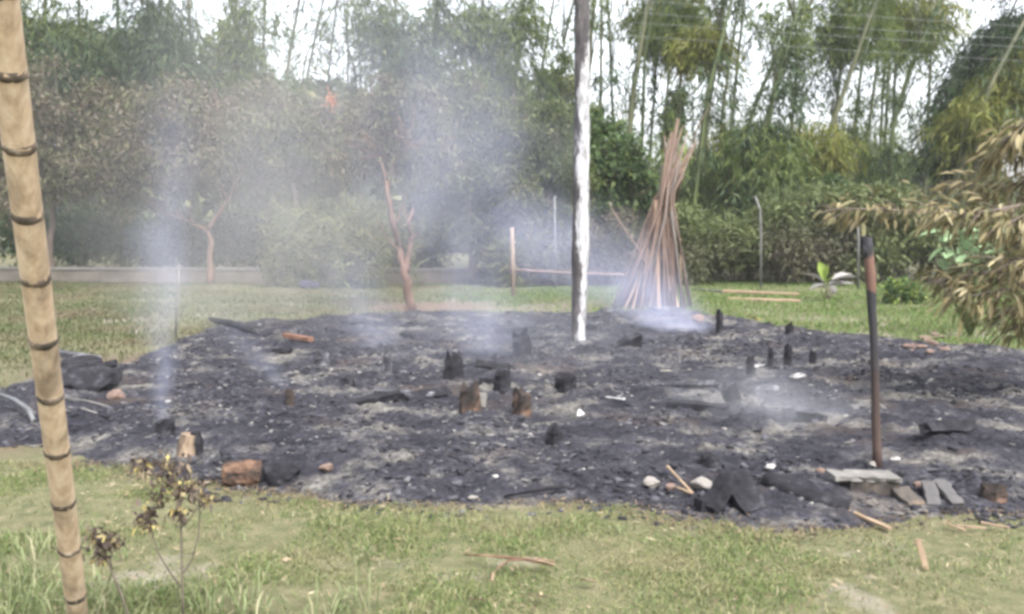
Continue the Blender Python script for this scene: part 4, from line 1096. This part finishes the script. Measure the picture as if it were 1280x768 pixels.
# left heap, bent pipe and sticks
for i, (x, y, w_, h_, lab) in enumerate([(100, 500, .62, .26, 'big black burnt heap behind the bamboo post'), (97, 470, .5, .14, 'flat black heap at the back left corner of the ash')]):
    b = G(x, y); b[2] = Z(b[0], b[1])
    tagit(part('charred_heap', *rock_mesh(b + [0, .1, h_ * .25], (w_, .5, h_ * 1.3), rs, .3), M['char']), lab, 'heap')
b0 = G(70, 459); lay('charred_beam', 'charred beam along the back of the flat black heap', 'beam', b0 + [0, 0, .14], G(122, 466) + [0, 0, .12], .12, .08, 'char_ash')
Yb = G(40, 540)[1]
w = [P(-10, 490, Yb + .7), P(18, 500, Yb + .3), P(36, 512, Yb + .05), P(42, 526, Yb), P(44, 543, Yb)]
tagit(part('bent_pipe', *tube(w, [.02, .02, .021, .02, .018], 8, .05, rs), M['metal'], None, True), 'bent grey pipe sticking out at the left end of the ash', 'pipe')
SGp = 'thin pale sticks in the left ash'
for (a, c_) in [((84, 515), (136, 522)), ((88, 524), (122, 533)), ((90, 478), (106, 488))]:
    p, q = G(*a), G(*c_); p[2] = Z(p[0], p[1]) + .02; q[2] = Z(q[0], q[1]) + .02
    tagit(part('pale_stick', *tube([p, (p + q) / 2 + [0, 0, .012], q], [.009, .009, .006], 6, .1, rs), M['concrete_top'], None, True), 'thin pale stick lying behind the bamboo post', 'stick', SGp)
def onash(px, py, up=0.0):
    p = GA(px, py); p[2] += up; return p
tagit(part('orange_stick', *beam(onash(357, 422, .04), onash(389, 428, .04), .10, .06, 0, 4, .12, rs), plain('orange scorched wood', [(.3, (.07, .035, .024)), (.7, (.14, .075, .05))], 6)), 'orange brown scorched wood piece at the back left of the ash', 'wood')
tagit(part('long_charred_pole', *tube([onash(262, 404, .06), onash(290, 410, .06), onash(316, 419, .05)], [.05, .05, .04], 7, .1, rs), M['char'], None, True), 'long charred pole along the far left rim of the ash', 'pole')
tagit(part('thin_branch', *tube([onash(630, 624, .02), onash(672, 620, .04), onash(712, 609, .06)], [.008, .013, .015], 6, .12, rs), M['char'], None, True), 'thin charred branch on the front edge of the ash', 'branch')
tagit(part('pale_strip', *beam(onash(758, 500, .03), onash(780, 507, .03), .02, .01, 0, 3, .1, rs), M['white']), 'thin pale strip above the white shard', 'strip')

# leaning charred slabs and the long log at the right front
def lean(name, label, cat, px0, Y0, px1, Y1, w_, t_, mat, roll=0.0, jit=.12):
    p = P(*px0, Y0); q = P(*px1, Y1)
    return tagit(part(name, *beam(p, q, w_, t_, roll, 6, jit, rs, .02), M[mat]), label, cat)
Yr = G(920, 640)[1]
lean('charred_slab', 'narrow black slab propped against the wide leaning slab', 'slab', (884, 638), Yr - .02, (913, 596), Yr + .10, .13, .07, 'char', .2)
lean('charred_slab', 'wide black slab leaning at the front edge of the ash', 'slab', (946, 640), Yr - .02, (914, 592), Yr + .16, .19, .06, 'char', .1)
V, fs = tube([P(956, 600, Yr + .32), P(990, 616, Yr + .18), P(1028, 628, Yr + .06), P(1063, 634, Yr - .02)], [.05, .06, .065, .06], 10, .14, rs)
tagit(part('charred_log', V, fs, M['char'], None, True), 'long charred log lying from the slabs down to the concrete footing', 'log')
lean('charred_block', 'black burnt block under the left slabs', 'block', (872, 634), Yr + .02, (898, 634), Yr + .04, .12, .09, 'char', .1)
V, fs = rock_mesh(P(1000, 610, Yr + .38), (.62, .34, .2), rs, .25)
tagit(part('charred_heap', V, fs, M['char']), 'black burnt heap behind the long charred log', 'heap')
Yg = G(1135, 634)[1]
lean('brown_slab', 'tilted grey brown slab right of the concrete footing', 'slab', (1146, 634), Yg, (1124, 612), Yg + .14, .12, .04, 'concrete')
lean('grey_board', 'left one of two grey boards leaning at the right front', 'board', (1168, 633), Yg, (1160, 603), Yg + .18, .08, .03, 'grey_board')
lean('grey_board', 'right one of two grey boards leaning at the right front', 'board', (1198, 631), Yg, (1174, 602), Yg + .2, .08, .03, 'grey_board')

# stones and shards
def stone(x, y, w_, h_, label, mat='stone', name='stone', cat='stone', group=None, flat=.8, rough=.16):
    b = onash(x, y); s = b[1] / F
    if sdist(np.array([b[0]]), np.array([b[1]]))[0] < 0: b[2] = -.01
    V, fs = rock_mesh(b + np.array([0, 0, h_ * s * .35]), (w_ * s, w_ * s * flat, h_ * s), rs, rough, rs.uniform(-.4, .4))
    return tagit(part(name, V, fs, M[mat], None, False), label, cat, group)
def shard(x, y, w_, h_, label, name='white_shard', tilt=.5, mat='white'):
    b = onash(x, y, .015); s = b[1] / F
    W, H = w_ * s, h_ * s
    k = 7; an = np.sort(rs.uniform(0, 2 * math.pi, k)); rr_ = rs.uniform(.7, 1.05, k)
    u = np.stack([np.cos(an) * rr_ * W / 2, np.sin(an) * rr_ * W / 2 * .5], 1)
    top = np.stack([u[:, 0], u[:, 1] * math.cos(tilt), u[:, 1] * math.sin(tilt) * 1.0 + H * .5 + u[:, 0] * .1], 1) + b
    bot = top + np.array([0, .012, -.012])
    V = np.concatenate([top, bot]); fs = [list(range(k)), [k + i for i in range(k)][::-1]] + [[i, k + i, k + (i + 1) % k, (i + 1) % k] for i in range(k)]
    return tagit(part(name, V, fs, M[mat]), label, 'shard')
shard(723, 525, 20, 13, 'bright white shard in the middle of the ash', tilt=.9)
shard(998, 480, 27, 8, 'flat white shard behind the low drifting smoke', tilt=.35, mat='shard_dirty')
shard(830, 478, 20, 18, 'pale upright crumpled shard right of the leaning black slab', tilt=1.1, mat='stone', name='pale_shard')
shard(962, 586, 20, 9, 'small white shard above the long charred log', tilt=.6, mat='shard_dirty')
shard(1120, 580, 16, 6, 'small pale shard right of the slim charred post', tilt=.5, mat='shard_dirty')
shard(950, 462, 26, 6, 'pale curved shard below the row of thin black stubs', tilt=.3, mat='shard_dirty')
stone(815, 598, 28, 15, 'smooth whitish stone at the front edge of the ash', 'stone')
stone(878, 605, 30, 19, 'grey white round stone beside the black slabs', 'stone')
stone(838, 608, 14, 12, 'small pinkish stone between two whitish stones', 'stone_pink')
stone(1027, 592, 16, 14, 'pinkish broken brick on the left of the concrete footing', 'stone_pink')
stone(1092, 584, 14, 8, 'small pale stone at the foot of the slim charred post', 'stone')
stone(1148, 610, 16, 12, 'brownish stone behind the tilted grey brown slab', 'stone_pink')
stone(408, 584, 22, 14, 'pinkish broken brick right of the black charred lump', 'stone_pink')
stone(145, 500, 26, 18, 'pale pinkish stone right of the big black heap', 'stone_pink')
stone(128, 482, 22, 12, 'pale stone on the back left rim of the ash', 'stone')
stone(872, 408, 18, 14, 'pinkish block at the foot of the cone of poles', 'stone_pink')
for k in range(16):
    stone(1155 + rs.normal(0, 20), 436 + rs.normal(0, 3.5), rs.uniform(7, 17), rs.uniform(4, 8), 'pinkish rubble piece in the low pile at the back edge of the right ash', 'stone_pink', 'rubble_piece', 'rubble', 'pinkish rubble at the back edge of the ash', flat=.8, rough=.22)
stone(592, 624, 14, 6, 'tiny pale stone pressed into the front edge of the ash', 'stone')
for a, c_ in [((834, 588), (866, 608)), ((846, 600), (866, 608))]:
    p, q = onash(*a, .06), onash(*c_, .03)
    tagit(part('pale_stick', *beam(p, q, .015, .01, 0, 3, .1, rs), M['wood_tan']), 'thin pale stick between the two whitish stones', 'stick', 'sticks by the whitish stones')
# medium sized burnt timbers strewn over the bed
r = np.random.default_rng(101)
xs_, ys_ = inside(150, r, .35, 1.5)
LMK = [((723, 436), 'the foot of the tall pole'), ((588, 512), 'the wide black stump'), ((1097, 580), 'the slim charred post'), ((297, 606), 'the rusty log section'), ((206, 543), 'the black smoking stub'), ((830, 478), 'the pale upright shard'),
       ((964, 458), 'the row of thin stubs'), ((402, 456), 'the squat pale block'), ((920, 620), 'the leaning black slabs'), ((723, 525), 'the bright white shard'), ((1155, 438), 'the pinkish rubble'), ((120, 480), 'the big black heap'), ((450, 590), 'the pinkish brick'), ((372, 424), 'the orange scorched wood'), ((1240, 540), 'the bare right end')]
mats_ = ['char', 'char', 'char_ash', 'char', 'char']
kk = 0
for x, y in zip(xs_, ys_):
    if abs(x) > y * .62 or kk > 70: continue
    az = r.normal(0, .7); L = r.uniform(.18, .6); dd = np.array([math.cos(az), math.sin(az), r.normal(0, .10)]) * L / 2
    c = np.array([x, y, Z(x, y) + .035])
    o = part('charred_timber', *beam(c - dd, c + dd, r.uniform(.05, .12), r.uniform(.04, .08), r.uniform(-.6, .6), 4, .18, r, .05), M[mats_[kk % 5]])
    lm = min(LMK, key=lambda q: np.hypot(*(G(*q[0])[:2] - [x, y])))[1]
    tagit(o, 'charred length of timber lying flat in the ash near ' + lm, 'timber', 'charred timbers strewn over the ash'); kk += 1

# ------------------------------------------------------------------ small things on the grass
def ong(x, y, up=.012):
    p = G(x, y); p[2] = up; return p
tagit(part('tan_stick', *beam(ong(1053, 641, .03), ong(1113, 664), .03, .014, 0, 4, .15, rs), M['wood_tan']), 'tan split stick on the grass beside the long charred log', 'stick')
for a, c_ in [((1184, 660), (1206, 667)), ((1196, 662), (1232, 664)), ((1226, 658), (1262, 664))]:
    tagit(part('pale_twig', *beam(ong(*a, .022), ong(*c_, .018), .018, .008, 0, 4, .2, rs), M['wood_tan']), 'pale twig on the grass at the right front', 'twig', 'pale twigs on the right front grass')
p, q = ong(1158, 712, 0), P(1147, 674, G(1158, 712)[1] + .05)
tagit(part('standing_splinter', *beam(p, q, .028, .01, .2, 4, .15, rs), M['wood_tan']), 'tan splinter stuck upright in the right front grass', 'splinter')
# dry twig with curled leaf in the middle foreground
tw = thing('dry_twig', ong(640, 712, 0), 'forked dry twig with pale leaf blades on the front grass', 'twig')
part('stem', *tube([ong(582, 701, .03), ong(610, 706, .045), ong(650, 711, .05), ong(692, 716, .035)], [.005, .006, .007, .004], 6, .1, rs), M['wood_cut'], tw, True)
part('side_stem', *tube([ong(655, 712, .05), ong(636, 712, .045), ong(622, 718, .03), ong(617, 722, .02)], [.005, .005, .004, .003], 6, .1, rs), M['wood_cut'], tw, True)
for a, c_ in [((655, 711), (694, 718)), ((668, 712), (694, 714))]:
    p, q = ong(*a, .055), ong(*c_, .05)
    part('leaf_blade', *beam(p, q, .022, .004, .5, 4, .2, rs), M['pole_pale'], tw)
part('leaf_blade', *beam(ong(617, 721, .02), ong(615, 729, .012), .012, .003, .3, 3, .2, rs), M['wood_tan'], tw)
for (x, y) in [(597, 757), (672, 752), (735, 733)]:
    a = ong(x - 11, y - 1, .03); c_ = ong(x + 11, y + 2, .03)
    tagit(part('dry_leaf', *beam(a, c_, .03, .004, .5, 4, .3, rs), M['pole_brown' if x < 700 else 'wood_tan']), 'curled dry leaf on the front grass below the forked twig', 'leaf', 'dry leaves on the front grass')
tagit(part('yellow_leaf', *beam(G(937, 399) + [0, 0, .04], G(948, 402) + [0, 0, .05], .10, .008, .4, 4, .2, rs), M['yellow']), 'yellow leaf on the grass at the back edge of the ash', 'leaf')
# thin white stake in the smoke
b = G(219, 424)
tagit(part('white_stake', *tube([b - [0, 0, .03], P(221, 380, b[1]), P(224, 330, b[1])], [.016, .015, .013], 7, .05, rs), M['concrete_top'], None, True), 'thin whitish stake standing in the left smoke plume', 'stake')
# dark blue sheet
b = G(386, 361)
tagit(part('crumpled_sheet', *rock_mesh(b + [0, 0, .10], (.62, .4, .3), rs, .3), M['tarp']), 'crumpled dark blue sheet heaped at the foot of the cane', 'sheet')

# ------------------------------------------------------------------ dried weeds in front
M['weed'] = plain('dark dry stem', [(.3, (.04, .033, .028)), (.7, (.11, .09, .07))], 15)
M['lf_weed'] = leaf_mat('withered dark leaves', [(0, (.03, .022, .02)), (.55, (.075, .055, .045)), (.85, (.14, .11, .07)), (1, (.40, .34, .12))], .2)
def weed(label, base, stems, heads, Y, seed):
    r = np.random.default_rng(seed)
    b = P(*base, Y); b[2] = 0
    t = thing('dried_weed', b, label, 'weed')
    for i, st_ in enumerate(stems):
        w = [P(x, y, Y + r.normal(0, .02)) for x, y in st_]
        if i == 0: w[0][2] = min(w[0][2], -.01)
        part('stem', *tube(w, np.linspace(.0055, .0028, len(w)) if i == 0 else np.linspace(.004, .002, len(w)), 6, .05, r), M['weed'], t, True)
    for (x, y, q, n) in heads:
        c = P(x, y, Y); s = Y / F
        p = c + r.normal(size=(n, 3)) * q * s * np.array([.5, .5, .42])
        dv = r.normal(size=(n, 3)) + np.array([0, 0, -.7])
        V = leafquads(p, dv, r.uniform(.02, .05, n), r.uniform(.008, .02, n), r, .3)
        part('leaf_cluster', V, quads(V), M['lf_weed'], t)["kind"] = 'stuff'
Yw = 3.5
weed('taller dried weed with withered dark leaf clusters in the front grass', (229, 772), [[(229, 775), (228, 740), (227, 690), (226, 640), (222, 600), (216, 585)], [(227, 735), (212, 715), (197, 690), (190, 665), (183, 645)], [(227, 720), (240, 700), (248, 670), (250, 640), (248, 615)],
     [(227, 660), (240, 645), (252, 625)], [(224, 615), (200, 600), (178, 582)]], [(182, 648, 17, 110), (215, 586, 22, 130), (176, 580, 15, 70), (238, 612, 22, 110), (200, 618, 18, 70), (255, 622, 12, 50), (226, 640, 12, 40)], Yw, 111)
weed('shorter dried weed with one withered leaf cluster beside the bamboo post', (165, 772), [[(166, 775), (152, 745), (140, 715), (130, 690), (124, 672)], [(140, 715), (138, 700), (142, 685)]], [(122, 672, 18, 120), (140, 678, 12, 60), (127, 695, 10, 40)], Yw + .05, 112)

# ------------------------------------------------------------------ the dry leaved tree reaching in from the right
rd = np.random.default_rng(121)
Yd = 8.0
tb_ = P(1392, 300, Yd); tb_[2] = 0
dt = thing('dry_leaved_tree', tb_, 'tree with drooping dry tan leaves on long branches at the right', 'tree')
tr = [tb_ - [0, 0, .05], P(1388, 420, Yd), P(1380, 300, Yd), P(1372, 200, Yd), P(1366, 90, Yd + .2)]
part('trunk', *tube(tr, [.12, .10, .085, .07, .04], 10, .06, rd), M['bark'], dt, True)
def bigleaf(V, f, p, dvec, L, w_, r):
    dvec = norm(dvec); up = norm(np.array([0, 0, 1.0]) + r.normal(size=3) * .5)
    s = norm(np.cross(dvec, up)); nn = np.cross(s, dvec)
    n0 = len(V)
    curl = r.uniform(.05, .3)
    for tt, ww in ((0, .1), (.25, .8), (.55, 1), (.8, .6), (1, .03)):
        c = p + dvec * L * tt - np.array([0, 0, 1]) * L * .25 * tt * tt
        V.append(c + s * w_ / 2 * ww + nn * w_ * curl * ww); V.append(c - nn * w_ * .06); V.append(c - s * w_ / 2 * ww + nn * w_ * curl * ww)
    for i in range(4):
        a = n0 + i * 3
        f.append([a, a + 1, a + 4, a + 3]); f.append([a + 1, a + 2, a + 5, a + 4])
LEAFM = []
for k in range(6):
    V, f = [], []
    bigleaf(V, f, np.zeros(3), np.array([1.0, 0, 0]), 1.0, rd.uniform(.2, .34), rd)
    me = npmesh('leaf', np.array(V), f, True); me.materials.append(M['lf_dry']); LEAFM.append(me)
brs = [  # long branches in pixels with depth offsets, leaves along them
    ([(1376, 260), (1300, 290), (1220, 272), (1140, 264), (1080, 262), (1030, 260)], .0, 105, 26),
    ([(1374, 230), (1310, 250), (1250, 262), (1200, 268), (1150, 255)], -.4, 90, 26),
    ([(1372, 210), (1310, 225), (1250, 235), (1195, 232)], .3, 90, 26),
    ([(1370, 190), (1320, 190), (1275, 185), (1235, 200)], .0, 90, 26),
    ([(1368, 150), (1320, 140), (1282, 155), (1255, 180)], -.3, 80, 26),
    ([(1376, 250), (1320, 260), (1280, 270), (1240, 288)], -.5, 70, 26),
    ([(1384, 330), (1330, 322), (1270, 335), (1210, 345), (1165, 352)], .0, 110, 26),
    ([(1384, 345), (1330, 345), (1280, 358), (1225, 368), (1180, 376)], -.4, 100, 26),
    ([(1386, 370), (1330, 368), (1290, 380), (1255, 392)], -.2, 80, 26),
    ([(1384, 350), (1330, 335), (1290, 330), (1250, 325)], -.6, 80, 26),
    ([(1384, 380), (1335, 390), (1295, 400), (1262, 408)], -.1, 60, 24),
    ([(1380, 300), (1330, 300), (1290, 305), (1262, 300)], .3, 45, 24),
    ([(1366, 110), (1400, 60), (1450, 30)], 0, 60, 26), ([(1380, 280), (1440, 250), (1500, 230)], 0, 80, 26), ([(1384, 340), (1450, 320), (1500, 310)], .1, 80, 26)]
for px, off, n, Lp in brs:
    w = [P(x, y, Yd + off * min(1, i / 2)) for i, (x, y) in enumerate(px)]
    br = part('branch', *tube(w, np.linspace(.026, .005, len(w)), 6, .1, rd), M['bark'], dt, True)
    V, f = [], []
    L0 = Lp * .72 * Yd / F
    tw_ = MB()
    for k in range(26):
        tt = rd.uniform(.3, len(w) - 1.01); i = int(tt); c = w[i] + (w[i + 1] - w[i]) * (tt - i)
        e = c + norm(w[i + 1] - w[i]) * rd.uniform(.04, .16) + rd.normal(size=3) * np.array([.09, .11, .07]) - np.array([0, 0, .04])
        tw_.add(*tube([c, (c + e) / 2 + [0, 0, .012], e], [.006, .005, .002], 5, .1, rd))
    part('twigs', tw_.V(), tw_.f, M['bark'], br)["kind"] = 'stuff'
    for k in range(int(n * 2.9)):
        tt = rd.random() ** .8 * (len(w) - 1.001); i = int(tt); c = w[i] + (w[i + 1] - w[i]) * (tt - i)
        if tt < .25: continue
        ax_ = norm(w[min(i + 1, len(w) - 1)] - w[i])
        sd_ = rd.normal(size=3) * np.array([.8, .9, .6])
        c = c + sd_ * .105
        dv = ax_ * .7 + sd_ * .8 + np.array([0, 0, -.55])
        Lk = L0 * rd.uniform(.4, 1.25)
        if k < 20:                       # the leaves that stand out one by one
            dv = norm(dv); sv = norm(np.cross(dv, norm(np.array([0, 0, 1.0]) + rd.normal(size=3) * .6))); nv = np.cross(sv, dv)
            lf = bpy.data.objects.new('leaf', LEAFM[rd.integers(0, 6)])
            lf.parent = br
            mt = Matrix(((dv[0], sv[0], nv[0], 0), (dv[1], sv[1], nv[1], 0), (dv[2], sv[2], nv[2], 0), (0, 0, 0, 1)))
            lf.matrix_local = Matrix.Translation(Vector([float(q) for q in c - tb_])) @ mt @ Matrix.Scale(float(Lk), 4)
            COL.objects.link(lf)
        else:
            bigleaf(V, f, c, dv, Lk, Lk * rd.uniform(.15, .30), rd)
    o = part('leaves', np.array(V), f, M['lf_dry'], br, True); o["kind"] = 'stuff'

# pale green broad leaved plant behind it, banana shoot with grey dead leaves
def broadplant(name, label, base, Y, leaves_, mat, stem_mat, cat='plant'):
    b = P(*base, Y); b[2] = 0
    t = thing(name, b, label, cat)
    for (x0_, y0_, x1_, y1_, w_) in leaves_:
        p, q = P(x0_, y0_, Y), P(x1_, y1_, Y + rd.normal(0, .1))
        part('stem', *tube([b - [0, 0, .02], (b + p) / 2 + rd.normal(size=3) * .05, p], [.014, .011, .006], 5), M[stem_mat], t, True)
        V, f = [], []
        bigleaf(V, f, p, q - p, np.linalg.norm(q - p), w_ * Y / F, rd)
        part('leaf', np.array(V), f, M[mat], t, True)
lv = []
for k in range(34):
    x = rd.uniform(1172, 1262); y = rd.uniform(282, 330)
    lv.append((x, y, x + rd.normal(0, 14), y + rd.uniform(-8, 12), rd.uniform(9, 15)))
broadplant('broad_leaved_plant', 'pale green broad leaved plant behind the dry leaved branches', (1215, 378), 13.5, lv, 'lf_pale', 'culm_green')
broadplant('banana_shoot', 'young banana shoot with one upright yellow green leaf by the hedge', (1032, 366), 20, [(1031, 352, 1024, 318, 12), (1031, 350, 1036, 325, 8), (1032, 354, 1044, 340, 7)], 'lf_bright', 'culm_green')
M['lf_grey'] = leaf_mat('grey dead leaves', [(0, (.14, .135, .13)), (1, (.28, .27, .26))], .2)
broadplant('dead_banana_leaves', 'drooping grey dead banana leaves around the young shoot', (1036, 368), 20.2, [(1030, 352, 1004, 334, 12), (1040, 350, 1072, 338, 18), (1036, 356, 1056, 352, 14), (1034, 358, 1012, 356, 12), (1040, 356, 1068, 348, 13), (1036, 360, 1046, 364, 12)], 'lf_grey', 'bark')

# ------------------------------------------------------------------ smoke
def plume(label, path, dens, color, seed, nscale=1.6, Y=None, stretch=.5, step=.5, soft=1.2, floor=.25):
    """path: (x px, y px, half width px) up the plume at distance Y. The body is a closed sleeve; the smoke inside thins towards its edge."""
    pts = np.array([P(x, y, Y) for x, y, _ in path]); rad = np.array([w_ * Y / F for _, _, w_ in path])
    o0 = pts[0].copy(); loc = pts - o0
    H = loc[-1, 2]
    # resample by height
    zz = np.linspace(0, H, 14)
    cx_ = np.interp(zz, loc[:, 2], loc[:, 0]); rr_ = np.interp(zz, loc[:, 2], rad)
    V, fs = tube(np.stack([cx_, zz * 0, zz], 1) + o0, rr_ * 1.05, 14)
    m, nt, out = new_mat('smoke')
    tc = nt.nodes.new("ShaderNodeTexCoord"); sx = nt.nodes.new("ShaderNodeSeparateXYZ")
    nt.links.new(tc.outputs['Object'], sx.inputs[0])
    zn = math_n(nt, 'DIVIDE', sx.outputs[2], H, True)
    def curve(vals):
        n = nt.nodes.new("ShaderNodeFloatCurve"); c = n.mapping.curves[0]
        n.mapping.use_clip = False
        zs = loc[:, 2] / H
        c.points[0].location = (0, vals[0]); c.points[1].location = (1, vals[-1])
        for z_, v in list(zip(zs, vals))[1:-1]: c.points.new(float(z_), float(v))
        for p_ in c.points: p_.handle_type = 'VECTOR'
        n.mapping.update()
        nt.links.new(zn, n.inputs['Value'])
        return n.outputs[0]
    # centre line, width and strength along the height (0..1 curves, scaled after)
    lo, hi = loc[:, 0].min() - .01, loc[:, 0].max() + .01
    cxn = math_n(nt, 'ADD', math_n(nt, 'MULTIPLY', curve((loc[:, 0] - lo) / (hi - lo)), hi - lo), lo)
    rn = math_n(nt, 'MULTIPLY', curve(rad / rad.max()), rad.max())
    dn = curve(np.array(dens) / max(dens))
    no = noise(nt, nscale * 1.25, 5, .62, 'Object', (1, 1, stretch), .6)
    no2 = noise(nt, nscale * .6, 2, .5, 'Object', (1, 1, stretch), 0)
    sh = math_n(nt, 'MULTIPLY', math_n(nt, 'SUBTRACT', no2.outputs[0], .5), math_n(nt, 'MULTIPLY', rn, 2.0))
    dx = math_n(nt, 'ADD', math_n(nt, 'SUBTRACT', sx.outputs[0], cxn), sh)
    d2 = math_n(nt, 'ADD', math_n(nt, 'MULTIPLY', dx, dx), math_n(nt, 'MULTIPLY', sx.outputs[1], sx.outputs[1]))
    q = math_n(nt, 'DIVIDE', math_n(nt, 'SQRT', d2), rn)
    fall = math_n(nt, 'POWER', math_n(nt, 'SUBTRACT', 1.0, q, True), soft)
    nn_ = math_n(nt, 'MULTIPLY', math_n(nt, 'SUBTRACT', no.outputs[0], .34), 3.2, True)
    nn_ = math_n(nt, 'ADD', math_n(nt, 'MULTIPLY', nn_, 1 - floor), floor)
    de = math_n(nt, 'MULTIPLY', math_n(nt, 'MULTIPLY', fall, nn_), math_n(nt, 'MULTIPLY', dn, float(max(dens))))
    pv = nt.nodes.new("ShaderNodeVolumePrincipled")
    pv.inputs['Color'].default_value = (*color, 1); pv.inputs['Anisotropy'].default_value = .2
    nt.links.new(de, pv.inputs['Density'])
    nt.links.new(pv.outputs[0], out.inputs['Volume'])
    m.cycles.volume_step_rate = step
    o = part('smoke_plume', V, fs, m, None, False, o0)
    return tagit(o, label, 'smoke', None, 'stuff')
BL = (.74, .78, 1.0)
plume('narrow bluish smoke plume rising from the black smoking stub', [(204, 534, 10), (197, 500, 18), (206, 455, 24), (196, 410, 38), (214, 350, 46), (200, 290, 50), (206, 230, 46), (214, 150, 50), (206, 90, 60)], [3.2, 2.6, 1.8, 1.25, 1.1, .95, .6, .3, 0], BL, 1, Y=6.6, nscale=2.6)
plume('broad smoke plume rising from the middle of the ash bed', [(606, 482, 30), (606, 440, 55), (590, 380, 95), (590, 320, 125), (565, 250, 150), (570, 170, 160), (540, 80, 160), (510, -40, 170)], [.75, .6, .36, .28, .25, .22, .14, 0], BL, 2, nscale=1.9, Y=10.6, floor=.2)
plume('bluish smoke wisp drifting off the back edge of the ash below the cone of poles', [(886, 444, 26), (866, 425, 42), (835, 400, 62), (800, 375, 90), (740, 335, 110), (700, 290, 120), (660, 230, 110)], [4.5, 3.2, 1.5, .7, .5, .4, 0], BL, 3, nscale=1.6, Y=13.4)
plume('low pale smoke drifting over the right ash', [(1030, 580, 90), (1000, 540, 125), (960, 500, 130), (930, 445, 110)], [1.2, .9, .55, 0], (.86, .88, .97), 4, nscale=2.6, Y=7.2)
plume('small bluish wisp over the far left ash', [(486, 470, 16), (470, 440, 36), (455, 405, 50), (440, 360, 60), (430, 300, 70)], [1.3, .9, .6, .35, 0], BL, 6, nscale=2.0, Y=11.5)
plume('thin slanting wisp rising off the dark split stub', [(360, 488, 10), (340, 470, 20), (318, 448, 28), (290, 420, 36), (270, 380, 40)], [1.8, 1.3, .8, .4, 0], BL, 7, nscale=2.6, Y=8.6)
plume('faint smoke veil hanging in front of the scorched trees', [(330, 410, 200), (330, 360, 260), (340, 280, 330), (360, 200, 330), (380, 100, 330), (400, -20, 300)], [.085, .09, .08, .07, .05, .02], (.90, .91, .96), 5, nscale=.5, Y=15.5, soft=.8)
plume('thin low smoke hanging over the whole ash bed', [(650, 515, 230), (640, 460, 320), (620, 410, 330), (600, 340, 240)], [.05, .075, .06, 0], (.82, .85, .98), 8, nscale=.9, Y=11.5, soft=.8, floor=.4)
# the air itself: an even thin haze of smoke
V = np.array([[x, y, z] for x in (-165, 165) for y in (-95, 165) for z in (-1.1, 19.5)], float)
fs = [[0, 1, 3, 2], [4, 6, 7, 5], [0, 4, 5, 1], [2, 3, 7, 6], [0, 2, 6, 4], [1, 5, 7, 3]]
m, nt, out = new_mat('haze')
pv = nt.nodes.new("ShaderNodeVolumePrincipled"); pv.inputs['Color'].default_value = (.9, .92, .97, 1); pv.inputs['Density'].default_value = .0006
nt.links.new(pv.outputs[0], out.inputs['Volume'])
tagit(part('haze', V, fs, m, None, False, np.zeros(3)), 'thin even smoke haze filling the air of the clearing', 'haze', None, 'stuff')
